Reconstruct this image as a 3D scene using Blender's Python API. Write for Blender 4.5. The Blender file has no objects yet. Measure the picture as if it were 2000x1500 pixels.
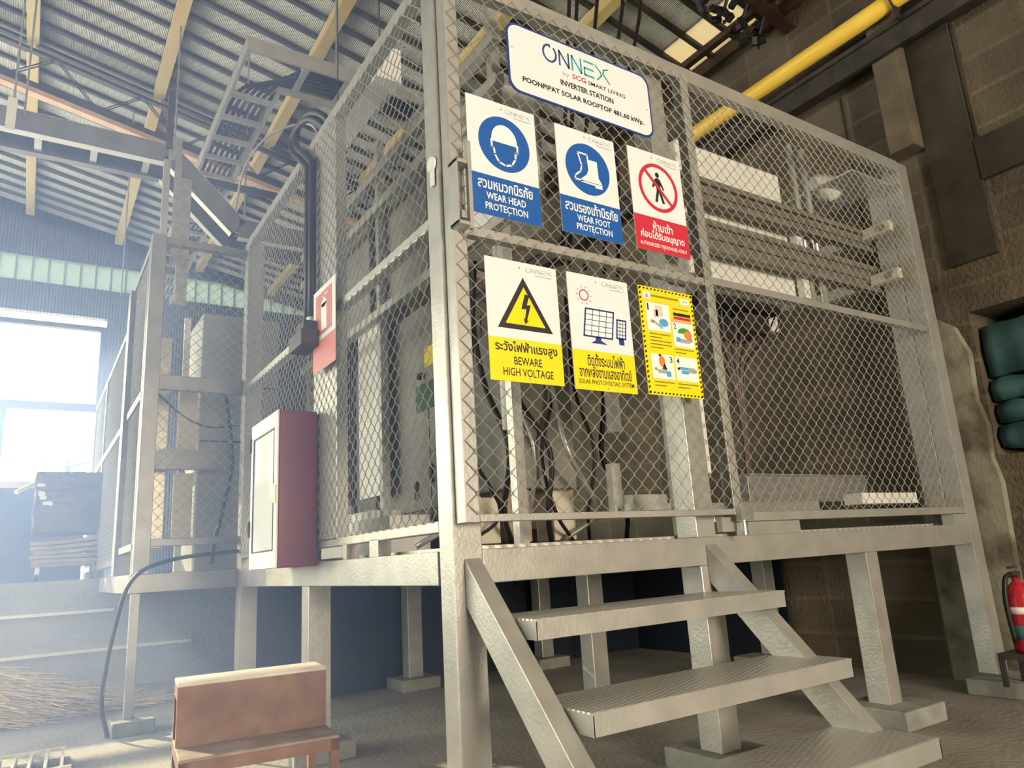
import bpy, math, random
from mathutils import Vector, Matrix
random.seed(7)
S = bpy.context.scene
COL = S.collection

# ------------------------------------------------------------------ camera
cam = bpy.data.objects.new('camera', bpy.data.cameras.new('camera'))
COL.objects.link(cam)
cam.location = (-1.035, -1.912, 0.770)
cam.rotation_euler = (1.8045, 0.0590, -0.5744)
cam.data.sensor_width = 36.0
cam.data.lens = 25.6
cam.data.clip_start = 0.02
S.camera = cam

# ------------------------------------------------------------------ light
SKY_SIDE, SKY_REAR = 11.0, 5.0
w = bpy.data.worlds.new('sky'); S.world = w; w.use_nodes = True
nt = w.node_tree; nt.nodes.clear()
tc = nt.nodes.new('ShaderNodeTexCoord'); sep = nt.nodes.new('ShaderNodeSeparateXYZ')
nt.links.new(tc.outputs['Generated'], sep.inputs[0])
mr = nt.nodes.new('ShaderNodeMapRange'); mr.inputs[1].default_value = -0.75; mr.inputs[2].default_value = 0.35
nt.links.new(sep.outputs['Y'], mr.inputs[0])
mx = nt.nodes.new('ShaderNodeMix'); mx.data_type = 'RGBA'
mx.inputs[6].default_value = (1.0 * SKY_REAR, 0.84 * SKY_REAR, 0.64 * SKY_REAR, 1)
mx.inputs[7].default_value = (0.93 * SKY_SIDE, 0.98 * SKY_SIDE, 1.0 * SKY_SIDE, 1)
nt.links.new(mr.outputs[0], mx.inputs[0])
bg = nt.nodes.new('ShaderNodeBackground'); out = nt.nodes.new('ShaderNodeOutputWorld')
nt.links.new(mx.outputs[2], bg.inputs[0]); nt.links.new(bg.outputs[0], out.inputs[0])

sun = bpy.data.objects.new('sun', bpy.data.lights.new('sun', 'SUN'))
COL.objects.link(sun)
sun.data.energy = 14.0; sun.data.angle = math.radians(0.6); sun.data.color = (1, .95, .86)
sun.rotation_euler = Vector((0.42, -1.0, -0.462)).to_track_quat('-Z', 'Y').to_euler()

def area(name, loc, aim, w, h, power=0, color=(1, 1, 1), portal=False):
    l = bpy.data.lights.new(name, 'AREA'); l.shape = 'RECTANGLE'; l.size = w; l.size_y = h; l.energy = power; l.color = color
    l.cycles.is_portal = portal
    o = bpy.data.objects.new(name, l); COL.objects.link(o); o.location = loc
    o.rotation_euler = Vector(aim).to_track_quat('-Z', 'Y').to_euler(); return o
# added warm front light, set in an assumed bay opening behind the viewer
area('added_front_light', (.3, -6.3, 1.65), (.05, 1, .02), 1.7, 1.5, 360, (1, .84, .63))
# the assumed left opening and the opening at the back let the sky in
area('portal_left', (-6.45, 4.8, 2.3), (1, 0, 0), 7.2, 4.0, 1, portal=True)
area('portal_back', (-3.4, 8.45, 2.45), (0, -1, 0), 6.0, 3.3, 1, portal=True)

vs = S.view_settings
vs.view_transform = 'Standard'; vs.look = 'None'; vs.gamma = 1; vs.use_curve_mapping = False
vs.exposure = -0.05
S.cycles.max_bounces = 6; S.cycles.diffuse_bounces = 2; S.cycles.glossy_bounces = 3
S.cycles.transmission_bounces = 4; S.cycles.volume_bounces = 2
S.cycles.sample_clamp_indirect = 6

# ------------------------------------------------------------------ materials
def mat(name, c1, c2=None, scale=8, rough=.6, metal=0, bump=0, bscale=None, detail=5, spec=.4, stretch=None, lo=.35, hi=.65, trans=0):
    m = bpy.data.materials.new(name); m.use_nodes = True
    t = m.node_tree; b = t.nodes['Principled BSDF']
    b.inputs['Roughness'].default_value = rough; b.inputs['Metallic'].default_value = metal
    b.inputs['Specular IOR Level'].default_value = spec
    if trans:
        t.nodes.remove(b)
        o = t.nodes['Material Output']
        d = t.nodes.new('ShaderNodeBsdfDiffuse'); tr = t.nodes.new('ShaderNodeBsdfTranslucent'); ms = t.nodes.new('ShaderNodeMixShader')
        d.inputs[0].default_value = (*c1, 1); tr.inputs[0].default_value = (*c1, 1); ms.inputs[0].default_value = trans
        t.links.new(d.outputs[0], ms.inputs[1]); t.links.new(tr.outputs[0], ms.inputs[2]); t.links.new(ms.outputs[0], o.inputs[0])
        return m
    if c2 is None and not bump:
        b.inputs['Base Color'].default_value = (*c1, 1); return m
    co = t.nodes.new('ShaderNodeTexCoord'); src = co.outputs['Object']
    if stretch:
        mp = t.nodes.new('ShaderNodeMapping'); mp.inputs['Scale'].default_value = stretch
        t.links.new(src, mp.inputs[0]); src = mp.outputs[0]
    n = t.nodes.new('ShaderNodeTexNoise'); n.inputs['Scale'].default_value = scale; n.inputs['Detail'].default_value = detail
    t.links.new(src, n.inputs['Vector'])
    r = t.nodes.new('ShaderNodeValToRGB')
    r.color_ramp.elements[0].position = lo; r.color_ramp.elements[1].position = hi
    r.color_ramp.elements[0].color = (*c1, 1); r.color_ramp.elements[1].color = (*(c2 or c1), 1)
    t.links.new(n.outputs[0], r.inputs[0]); t.links.new(r.outputs[0], b.inputs['Base Color'])
    if bump:
        n2 = t.nodes.new('ShaderNodeTexNoise'); n2.inputs['Scale'].default_value = bscale or scale * 6; n2.inputs['Detail'].default_value = 4
        t.links.new(src, n2.inputs['Vector'])
        bp = t.nodes.new('ShaderNodeBump'); bp.inputs['Strength'].default_value = bump; bp.inputs['Distance'].default_value = .02
        t.links.new(n2.outputs[0], bp.inputs['Height']); t.links.new(bp.outputs[0], b.inputs['Normal'])
    return m

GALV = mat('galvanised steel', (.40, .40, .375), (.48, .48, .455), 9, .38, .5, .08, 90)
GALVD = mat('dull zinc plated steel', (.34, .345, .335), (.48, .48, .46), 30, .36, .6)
GALV_SHADED = mat('galvanised steel in shade', (.20, .21, .225), (.27, .28, .295), 9, .45, .4)  # darker blue-grey copy of the steel, shade at the dock put into colour
WIRE = mat('zinc wire', (.40, .40, .375), None, rough=.45, metal=.4)
CHROME = mat('bright conduit steel', (.66, .67, .66), None, rough=.28, metal=.6)
WHITEP = mat('white powder coat', (.72, .72, .68), (.80, .80, .77), 5, .45)
CABG = mat('grey cabinet paint', (.20, .195, .18), (.25, .245, .225), 4, .5)
DARK = mat('black rubber', (.012, .012, .014), None, rough=.5)
DKMET = mat('dark painted steel', (.022, .02, .02), (.05, .04, .035), 9, .55)
PLATE = mat('white sign plastic', (.76, .78, .80), None, rough=.35)
BLUE = mat('sign blue', (.012, .10, .40), None, rough=.4)
NAVY = mat('navy print', (.02, .05, .24), None, rough=.4)
TEAL = mat('teal print', (.02, .36, .34), None, rough=.4)
RED = mat('sign red', (.55, .03, .06), None, rough=.4)
YEL = mat('sign yellow', (.86, .68, .012), None, rough=.4)
INK = mat('black print', (.02, .02, .022), None, rough=.5)
WPRINT = mat('white print', (.85, .85, .83), None, rough=.4)
GREYP = mat('grey print', (.35, .37, .40), None, rough=.4)
GREENP = mat('green print', (.05, .30, .04), None, rough=.4)
ORANGEP = mat('orange print', (.75, .22, .05), None, rough=.4)
SKYBL = mat('light blue print', (.08, .36, .62), None, rough=.4)
SKIN = mat('tan print', (.45, .30, .2), None, rough=.4)
PINK = mat('pink print', (.8, .35, .33), None, rough=.4)
FLOORM = mat('dusty concrete', (.22, .205, .18), (.36, .345, .315), 2.2, .85, 0, .35, 40, lo=.3, hi=.7)
PLINTH = mat('grey cement', (.20, .21, .19), (.32, .33, .30), 6, .85, 0, .2, 40)
DOCKM = mat('dock concrete', (.30, .32, .33), (.42, .44, .45), 1.6, .85, 0, .15, 30)
TIMBER = mat('yellow painted timber', (.46, .34, .13), (.62, .50, .24), 5, .6, stretch=(1, .1, 1))
PEACH = mat('weathered orange timber', (.50, .30, .18), (.66, .46, .30), 5, .6)
PIPEY = mat('yellow pipe paint', (.80, .52, .05), (.85, .60, .10), 6, .35)
RUST = mat('orange primer paint', (.16, .085, .055), (.27, .155, .10), 10, .55, 0, .1, 40, lo=.4, hi=.75)
REDB = mat('dark red enamel', (.13, .016, .035), None, rough=.35)
REDX = mat('extinguisher red', (.42, .02, .03), None, rough=.25)
TARP = mat('teal tarpaulin', (.02, .07, .075), (.045, .11, .11), 5, .5, 0, .5, 9)
STRAW = mat('dry straw', (.52, .39, .24), (.74, .60, .40), 20, .8)
CARD = mat('brown cardboard', (.30, .24, .17), (.42, .34, .25), 8, .85)
BALE = mat('dark woven sack', (.07, .075, .09), (.10, .105, .12), 6, .7, 0, .4, 14)
BOARDB = mat('blue board', (.06, .09, .2), (.08, .11, .23), 3, .6)
GREENR = mat('green roof sheet', (.004, .05, .022), (.006, .062, .03), 4, .5)
GLASS = mat('cabinet glass', (.80, .82, .82), None, rough=.1, spec=.8)  # bright reflection on the glass put into a white colour
SKYL = mat('translucent roof sheet', (.55, .48, .34), trans=.5)
STRIPM = mat('pale green translucent cladding', (.42, .50, .46), trans=.4)
PALEW = mat('pale cable wrap', (.16, .11, .10), None, rough=.5)
CARTON = mat('light beige panel', (.62, .57, .46), None, rough=.6)

def wall_material():
    m = bpy.data.materials.new('stained concrete blocks'); m.use_nodes = True
    t = m.node_tree; b = t.nodes['Principled BSDF']; b.inputs['Roughness'].default_value = .9
    co = t.nodes.new('ShaderNodeTexCoord'); mp = t.nodes.new('ShaderNodeMapping')
    sx = t.nodes.new('ShaderNodeSeparateXYZ'); cb = t.nodes.new('ShaderNodeCombineXYZ')
    t.links.new(co.outputs['Object'], sx.inputs[0]); t.links.new(sx.outputs['Y'], cb.inputs[0]); t.links.new(sx.outputs['Z'], cb.inputs[1])
    br = t.nodes.new('ShaderNodeTexBrick'); br.offset = 0; br.inputs['Scale'].default_value = 1
    br.inputs['Brick Width'].default_value = .34; br.inputs['Row Height'].default_value = .21
    br.inputs['Mortar Size'].default_value = .016; br.inputs['Mortar Smooth'].default_value = .6
    br.inputs['Color1'].default_value = (.095, .078, .055, 1); br.inputs['Color2'].default_value = (.125, .105, .075, 1); br.inputs['Mortar'].default_value = (.145, .122, .09, 1)
    nz = t.nodes.new('ShaderNodeTexNoise'); nz.inputs['Scale'].default_value = 2.2; nz.inputs['Detail'].default_value = 6
    ad = t.nodes.new('ShaderNodeVectorMath'); ad.operation = 'MULTIPLY_ADD'; ad.inputs[1].default_value = (.03, .03, .03)
    t.links.new(nz.outputs['Color'], ad.inputs[0]); t.links.new(cb.outputs[0], ad.inputs[2]); t.links.new(ad.outputs[0], br.inputs['Vector'])
    t.links.new(co.outputs['Object'], nz.inputs['Vector'])
    mxn = t.nodes.new('ShaderNodeMix'); mxn.data_type = 'RGBA'; mxn.blend_type = 'MULTIPLY'; mxn.inputs[0].default_value = .8
    rp = t.nodes.new('ShaderNodeValToRGB'); rp.color_ramp.elements[0].position = .3; rp.color_ramp.elements[1].position = .7
    rp.color_ramp.elements[0].color = (.35, .33, .3, 1); rp.color_ramp.elements[1].color = (1.25, 1.2, 1.1, 1)
    t.links.new(nz.outputs[0], rp.inputs[0]); t.links.new(br.outputs[0], mxn.inputs[6]); t.links.new(rp.outputs[0], mxn.inputs[7])
    t.links.new(mxn.outputs[2], b.inputs['Base Color'])
    bp = t.nodes.new('ShaderNodeBump'); bp.inputs['Strength'].default_value = .5; bp.inputs['Distance'].default_value = .02
    n3 = t.nodes.new('ShaderNodeTexNoise'); n3.inputs['Scale'].default_value = 45
    t.links.new(co.outputs['Object'], n3.inputs['Vector']); t.links.new(n3.outputs[0], bp.inputs['Height']); t.links.new(bp.outputs[0], b.inputs['Normal'])
    return m
WALLM = wall_material()
PLASTER = mat('pale flaking plaster', (.11, .095, .07), (.27, .26, .20), 3.5, .9, 0, .3, 30, lo=.38, hi=.55)
COLM = mat('stained concrete column', (.085, .07, .05), (.14, .115, .08), 4, .9, 0, .2, 40)

def wave_material(name, c1, c2, scale, axis, rough=.55, metal=.1, stain=None):
    m = bpy.data.materials.new(name); m.use_nodes = True
    t = m.node_tree; b = t.nodes['Principled BSDF']; b.inputs['Roughness'].default_value = rough; b.inputs['Metallic'].default_value = metal
    co = t.nodes.new('ShaderNodeTexCoord')
    wv = t.nodes.new('ShaderNodeTexWave'); wv.bands_direction = axis; wv.inputs['Scale'].default_value = scale
    t.links.new(co.outputs['Object'], wv.inputs['Vector'])
    bp = t.nodes.new('ShaderNodeBump'); bp.inputs['Strength'].default_value = .7; bp.inputs['Distance'].default_value = .02
    t.links.new(wv.outputs['Fac'], bp.inputs['Height']); t.links.new(bp.outputs[0], b.inputs['Normal'])
    nz = t.nodes.new('ShaderNodeTexNoise'); nz.inputs['Scale'].default_value = 1.3; nz.inputs['Detail'].default_value = 6
    t.links.new(co.outputs['Object'], nz.inputs['Vector'])
    r = t.nodes.new('ShaderNodeValToRGB'); r.color_ramp.elements[0].position = .3; r.color_ramp.elements[1].position = .65
    r.color_ramp.elements[0].color = (*c1, 1); r.color_ramp.elements[1].color = (*c2, 1)
    t.links.new(nz.outputs[0], r.inputs[0]); t.links.new(r.outputs[0], b.inputs['Base Color'])
    return m
ROOFM = wave_material('corrugated zinc roof sheet', (.46, .44, .40), (.66, .65, .60), 26, 'X')
CLADM = wave_material('corrugated wall sheet', (.05, .06, .07), (.085, .095, .11), 9, 'X')

def tread_material():
    m = bpy.data.materials.new('chequer plate'); m.use_nodes = True
    t = m.node_tree; b = t.nodes['Principled BSDF']; b.inputs['Roughness'].default_value = .38; b.inputs['Metallic'].default_value = .5
    co = t.nodes.new('ShaderNodeTexCoord')
    hs = []
    for a in (math.pi / 4, -math.pi / 4):
        mp = t.nodes.new('ShaderNodeMapping'); mp.inputs['Rotation'].default_value = (0, 0, a); mp.inputs['Scale'].default_value = (1, 2.4, 1)
        vo = t.nodes.new('ShaderNodeTexVoronoi'); vo.inputs['Scale'].default_value = 30; vo.inputs['Randomness'].default_value = 0.0
        t.links.new(co.outputs['Object'], mp.inputs[0]); t.links.new(mp.outputs[0], vo.inputs['Vector']); hs.append(vo)
    mn = t.nodes.new('ShaderNodeMath'); mn.operation = 'MINIMUM'
    t.links.new(hs[0].outputs['Distance'], mn.inputs[0]); t.links.new(hs[1].outputs['Distance'], mn.inputs[1])
    r = t.nodes.new('ShaderNodeValToRGB'); r.color_ramp.elements[0].position = .18; r.color_ramp.elements[1].position = .36
    r.color_ramp.elements[0].color = (.95, .94, .90, 1); r.color_ramp.elements[1].color = (.52, .515, .49, 1)
    t.links.new(mn.outputs[0], r.inputs[0]); t.links.new(r.outputs[0], b.inputs['Base Color'])
    iv = t.nodes.new('ShaderNodeMath'); iv.operation = 'SUBTRACT'; iv.inputs[0].default_value = .5; t.links.new(mn.outputs[0], iv.inputs[1])
    bp = t.nodes.new('ShaderNodeBump'); bp.inputs['Strength'].default_value = .6; bp.inputs['Distance'].default_value = .006
    t.links.new(iv.outputs[0], bp.inputs['Height']); t.links.new(bp.outputs[0], b.inputs['Normal'])
    return m
CHEQ = tread_material()

# ------------------------------------------------------------------ mesh helpers
class MB:
    def __init__(s): s.v = []; s.f = []; s.m = []; s.k = 0
    def add(s, vs, fs):
        o = len(s.v); s.v += [tuple(p) for p in vs]
        for f in fs: s.f.append([i + o for i in f]); s.m.append(s.k)
        return s
    def mi(s, k): s.k = k; return s
    def box(s, x0, x1, y0, y1, z0, z1):
        return s.add([(x, y, z) for z in (z0, z1) for y in (y0, y1) for x in (x0, x1)],
                     [(0, 2, 3, 1), (4, 5, 7, 6), (0, 1, 5, 4), (2, 6, 7, 3), (0, 4, 6, 2), (1, 3, 7, 5)])
    def bar(s, p, q, w, h, up=(0, 0, 1)):
        p, q = Vector(p), Vector(q); d = (q - p).normalized(); u = Vector(up)
        a = d.cross(u)
        if a.length < 1e-4: a = d.cross(Vector((1, 0, 0)))
        a.normalize(); b = a.cross(d).normalized()
        vs = [c + a * (w / 2 * i) + b * (h / 2 * j) for c in (p, q) for i, j in ((-1, -1), (1, -1), (1, 1), (-1, 1))]
        return s.add(vs, [(0, 1, 2, 3), (7, 6, 5, 4), (0, 4, 5, 1), (1, 5, 6, 2), (2, 6, 7, 3), (3, 7, 4, 0)])
    def tube(s, pts, r, seg=8, cap=True):
        pts = [Vector(p) for p in pts]; n = len(pts); rings = []; ref = None
        for i, p in enumerate(pts):
            d = (pts[min(i + 1, n - 1)] - pts[max(i - 1, 0)]).normalized()
            if ref is None: ref = Vector((0, 0, 1)) if abs(d.z) < .9 else Vector((1, 0, 0))
            a = d.cross(ref).normalized(); b = a.cross(d).normalized(); ref = b
            rr = r[i] if isinstance(r, (list, tuple)) else r
            rings.append([p + (a * math.cos(t) + b * math.sin(t)) * rr for t in (2 * math.pi * j / seg for j in range(seg))])
        vs = [q for g in rings for q in g]
        fs = [(i * seg + j, i * seg + (j + 1) % seg, (i + 1) * seg + (j + 1) % seg, (i + 1) * seg + j) for i in range(n - 1) for j in range(seg)]
        if cap: fs += [tuple(range(seg))[::-1], tuple((n - 1) * seg + j for j in range(seg))]
        return s.add(vs, fs)
    def prism(s, poly, fr, d0, d1):
        """poly of (u,v); fr(u,v,d) gives the point"""
        n = len(poly)
        vs = [fr(u, v, d0) for u, v in poly] + [fr(u, v, d1) for u, v in poly]
        return s.add(vs, [tuple(range(n))[::-1], tuple(range(n, 2 * n))] + [(i, (i + 1) % n, n + (i + 1) % n, n + i) for i in range(n)])
    def build(s, name, ms, parent=None, smooth=False, bevel=0, local=False):
        me = bpy.data.meshes.new(name); me.from_pydata(s.v, [], s.f)
        for m in (ms if isinstance(ms, (list, tuple)) else [ms]): me.materials.append(m)
        if any(s.m): me.polygons.foreach_set('material_index', s.m)
        if smooth: me.polygons.foreach_set('use_smooth', [True] * len(me.polygons))
        me.update()
        o = bpy.data.objects.new(name, me); COL.objects.link(o)
        if parent is not None:
            o.parent = parent
            if not local and parent.type == 'EMPTY': o.matrix_parent_inverse = Matrix.Translation(-parent.location)
        if bevel:
            b = o.modifiers.new('edge', 'BEVEL'); b.width = bevel; b.segments = 2; b.limit_method = 'ANGLE'
        return o
def tag(o, label, cat, group=None, kind=None):
    if label: o['label'] = label
    if cat: o['category'] = cat
    if group: o['group'] = group
    if kind: o['kind'] = kind
    return o
def thing(name, loc, label, cat, group=None, rz=0):
    o = bpy.data.objects.new(name, None); COL.objects.link(o); o.location = loc; o.rotation_euler = (0, 0, rz)
    o.empty_display_size = .05
    return tag(o, label, cat, group)
def struct(o, label=None, cat=None):
    o['kind'] = 'structure'
    if label: o['label'] = label
    if cat: o['category'] = cat
    return o
def copy_tree(o, parent=None):
    c = o.copy(); COL.objects.link(c)
    if parent is not None: c.parent = parent
    for ch in [x for x in bpy.data.objects if x.parent == o]: copy_tree(ch, c)
    return c
def curve(pts, n=6):
    """Catmull-Rom through pts"""
    P = [Vector(p) for p in pts]; P = [P[0] * 2 - P[1]] + P + [P[-1] * 2 - P[-2]]; o = []
    for i in range(1, len(P) - 2):
        for k in range(n):
            t = k / n; a, b, c, d = P[i - 1:i + 3]
            o.append(.5 * ((2 * b) + (c - a) * t + (2 * a - 5 * b + 4 * c - d) * t * t + (3 * b - a - 3 * c + d) * t ** 3))
    return o + [P[-2]]

def chain_link(O, U, W, H, N, cell=.062, r=.0019):
    """woven wire in the rectangle O + u*U + v*Z; N is the side it faces"""
    m = MB(); O, U, N = Vector(O), Vector(U), Vector(N); Z = Vector((0, 0, 1)); c = cell / 2
    nw = max(1, round(W / c)); cw = W / nw; nr = max(1, round(H / c)); ch = H / nr
    for k in range(nw):
        pts = []
        for j in range(nr + 1):
            right = (j + k) % 2 == 0
            uu = (k + (1.06 if right else -.06)) * cw
            uu = min(max(uu, 0), W)
            pts.append(O + U * uu + Z * (j * ch) + N * (r if right else -r))
        V = []
        for p in pts:
            V += [p + U * (r * 1.2), p + N * r, p - U * (r * 1.2), p - N * r]
        F = []
        for j in range(nr):
            b = j * 4
            for i in range(4): F.append((b + i, b + (i + 1) % 4, b + 4 + (i + 1) % 4, b + 4 + i))
        m.add(V, F)
    return m

# ------------------------------------------------------------------ setting
RZ, RS = 5.1, -.21                       # roof plane z = RZ + RS * x
def roof_z(x): return RZ + RS * x
struct(MB().box(-6.5, 3.7, -6.6, 8.6, -.12, 0).build('floor', FLOORM), 'dusty grey concrete floor of the mill shed', 'floor')
DK = .80
m = MB().box(-6.5, 3.2, 4.6, 8.6, -.1, DK)
struct(m.build('floor_dock', DOCKM), 'raised concrete loading dock with two horizontal ledges on its face', 'floor')
struct(MB().box(-60, -6.5, -60, 8.6, -.12, -.01).box(-6.5, 60, -60, -6.6, -.12, -.01).build('ground_bounce_unseen', mat('pale sunny ground', (.62, .58, .50))), 'unseen pale ground outside the shed, added to bounce light up to the roof', 'ground')  # unseen ground, added pale to bounce light up under the roof
struct(MB().box(-60, 60, 8.6, 60, .3, .6).build('ground_yard', mat('sunny yard', (.6, .57, .5))), 'sunlit yard outside the big opening', 'ground')
# ceiling with one gap for the translucent sheet
m = MB()
def roof_piece(x0, x1, y0, y1, t=.03):
    vs = [(x, y, roof_z(x) + d) for d in (0, t) for x, y in ((x0, y0), (x1, y0), (x1, y1), (x0, y1))]
    m.add(vs, [(0, 3, 2, 1), (4, 5, 6, 7), (0, 1, 5, 4), (1, 2, 6, 5), (2, 3, 7, 6), (3, 0, 4, 7)])
SX0, SX1, SY0, SY1 = 2.80, 3.10, .80, 1.62
roof_piece(-6.6, SX0, -6.6, 8.32); roof_piece(SX1, 3.6, -6.6, 8.32)
roof_piece(SX0, SX1, -6.6, SY0); roof_piece(SX0, SX1, SY1, 8.32)
struct(m.build('ceiling', ROOFM), 'sloping roof of weathered corrugated zinc sheets', 'ceiling')
m = MB(); roof_piece(SX0 - .02, SX1 + .02, SY0 - .02, SY1 + .02, .012)
tag(m.build('roof_skylight_sheet', SKYL), 'bright translucent sheet let into the dark roof above the yellow pipe', 'skylight')

# right wall with a niche
m = MB(); X = 3.2
NY0, NY1, NZ0, NZ1 = -.62, -.12, 1.14, 1.93
m.box(X, X + .4, NY1, 8.6, 0, 4.6); m.box(X, X + .4, -6.5, NY0, 0, 4.6)
m.box(X, X + .4, NY0, NY1, 0, NZ0); m.box(X, X + .4, NY0, NY1, NZ1, 4.6)
m.box(X + .36, X + .4, NY0, NY1, NZ0, NZ1)
struct(m.build('wall_right', WALLM), 'brown stained concrete block wall beside the cage', 'wall')
struct(MB().box(3.06, 3.2, -.09, .06, 2.95, 3.95).build('wall_right_pilaster', COLM, bevel=.006), 'short concrete pilaster on the block wall below the yellow pipe', 'pilaster')
SHADE_JOINT = mat('shadow band and joint concrete', (.018, .016, .013), (.05, .042, .03), 3, .95, 0, .2, 30)  # shadow band put into dark concrete colour; also used for the joints
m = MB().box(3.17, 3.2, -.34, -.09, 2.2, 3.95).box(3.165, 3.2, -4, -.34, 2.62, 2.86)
struct(m.build('wall_right_shadow_band', SHADE_JOINT, bevel=.004), 'shallow concrete strips coloured dark as the shadow band on the block wall', 'beam')
struct(MB().box(3.185, 3.2, -.36, -.345, 2.86, 4.3).build('trim_1', SHADE_JOINT), 'thin dark joint line in the block wall', 'joint')
struct(MB().box(3.192, 3.2, .36, .366, 2.0, 3.56).build('trim_2', SHADE_JOINT), 'thin dark joint line in the block wall above the cage', 'joint')
struct(MB().box(3.192, 3.2, -.80, -.794, 2.86, 4.3).build('trim_3', SHADE_JOINT), 'thin dark joint line at the right edge of the block wall', 'joint')
m = MB()
prof = [(-.11, 0), (.30, 0), (.30, 1.9), (.03, 1.93), (-.05, 1.86), (-.10, 1.7), (-.085, 1.45), (-.115, 1.3), (-.10, 1.14), (-.125, 1.0), (-.11, .6)]
m.prism(prof, lambda u, v, d: (3.2 - d, u, v), 0, .05)
struct(m.build('wall_right_plaster', PLASTER), 'pale flaking plaster column strip between cage and niche', 'plaster')
# back wall of cladding with the big opening
BY = 8.2
m = MB()
m.box(-.41, 3.2, BY, BY + .12, DK, 4.02)
m.box(-9, 3.2, BY, BY + .12, 4.02, 4.40)
vs = lambda a, b: [(x, y, z) for y in (BY, BY + .12) for x, z in ((-9, a(-9)), (3.2, a(3.2)), (3.2, b(3.2)), (-9, b(-9)))]
FS = [(0, 1, 2, 3), (7, 6, 5, 4), (0, 4, 5, 1), (1, 5, 6, 2), (2, 6, 7, 3), (3, 7, 4, 0)]
m.add(vs(lambda x: 4.74, lambda x: max(4.74, roof_z(x) - .32)), FS)
m.add(vs(lambda x: roof_z(x) - .17, lambda x: roof_z(x) - .002), FS)
struct(m.build('wall_back', CLADM), 'dark corrugated cladding wall around the bright opening', 'wall')
m = MB().box(-9, 3.2, BY + .04, BY + .06, 4.40, 4.74)
for i in range(46): m.box(-5 + i * .17, -4.975 + i * .17, BY + .02, BY + .04, 4.40, 4.74)
tag(m.build('translucent_cladding_strip', STRIPM), 'pale green translucent cladding strip high above the bright opening', 'cladding')
t = thing('window_1', (-2.0, BY, DK), None, None); struct(t, 'tall bright opening with thin grey steel frame behind the dock', 'opening')
for (a, b, c, d, e, f) in ((-9, -.41, BY - .03, BY + .05, 3.84, 3.90), (-9, -.41, BY - .03, BY + .05, 2.80, 2.90)):
    MB().box(a, b, c, d, e, f).build('frame_rail', DKMET, t)
for x in (-.47, -1.43, -2.4, -3.4): MB().box(x, x + .06, BY - .02, BY + .05, DK, 3.86 if x > -.5 else 2.82).build('frame_mullion', DKMET, t)
# unseen left wall, added and shaped to limit the side light
struct(MB().box(-6.6, -6.5, -6.5, 1.2, 0, 6.5).box(-6.6, -6.5, 1.2, 8.4, 0, .30).box(-6.6, -6.5, 1.2, 8.4, 4.3, 6.5).build('wall_left_unseen', DOCKM), 'unseen left wall with an opening shaped to limit the side light', 'wall')
struct(MB().box(-6.6, -1.4, -6.6, -6.5, 0, 6.5).box(2.0, 3.6, -6.6, -6.5, 0, 6.5).box(-1.4, 2.0, -6.6, -6.5, 3.1, 6.5).build('wall_front_unseen', DOCKM), 'unseen wall behind the viewer, added to keep out rear sky around an assumed bay opening', 'wall')  # unseen wall added to shut out rear sky beside the added front light

# roof members
bt = MB()
L0, L1 = -6.0, 3.2
bt.bar((L0, 0, roof_z(L0) - .02), (L1, 0, roof_z(L1) - .02), .035, .035)
proto = bt.build('roof_batten', DKMET)
tag(proto, 'thin dark batten running down the slope under the roof sheets', 'batten', 'thin dark battens under the roof sheets')
ys = [-.4 + .232 * i for i in range(37)]
proto.location.y = ys[0]
for y in ys[1:]:
    c = proto.copy(); COL.objects.link(c); c.location.y = y
BX = [(-2.32, 'yellow roof beam first from the left edge'), (-1.33, 'yellow roof beam at far left crossing the dark truss'), (-.345, 'yellow roof beam second from the left, above the cable trunking'),
      (.65, 'long yellow roof beam running behind the corner post top'), (1.62, 'yellow roof beam seen behind the name board'), (2.15, 'yellow roof beam crossed by hanging black cables')]
for x, lab in BX[1:]:
    z = roof_z(x) - .06
    y1 = 8.2
    tag(MB().box(x - .045, x + .045, -1.5, y1, z - .06, z + .03).build('roof_beam', TIMBER), lab, 'beam', 'yellow roof beams')
t = thing('roof_truss', (0, 4.69, 4.6), 'dark lattice roof truss with a peach timber edge under it', 'truss')
zz = lambda x, d: roof_z(x) - d
for d in (.10, .17): MB().bar((-6, 4.69, zz(-6, d)), (3.2, 4.69, zz(3.2, d)), .05, .03).build('top_chord', DKMET, t)
MB().bar((-6, 4.69, zz(-6, .50)), (3.2, 4.69, zz(3.2, .50)), .06, .05).build('bottom_chord', DKMET, t)
MB().bar((-6, 4.70, zz(-6, .55)), (3.2, 4.70, zz(3.2, .55)), .08, .045).build('edge_board', PEACH, t)
x = -5.9; k = 0
while x < 3.0:
    a, b = ((x, .17), (x + .32, .48)) if k % 2 == 0 else ((x, .48), (x + .32, .17))
    for o in (-.02, .02):
        MB().bar((a[0], 4.69 + o, zz(a[0], a[1])), (b[0], 4.69 + o, zz(b[0], b[1])), .008, .008).build('lattice_rod', DKMET, t)
    x += .34; k += 1
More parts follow.
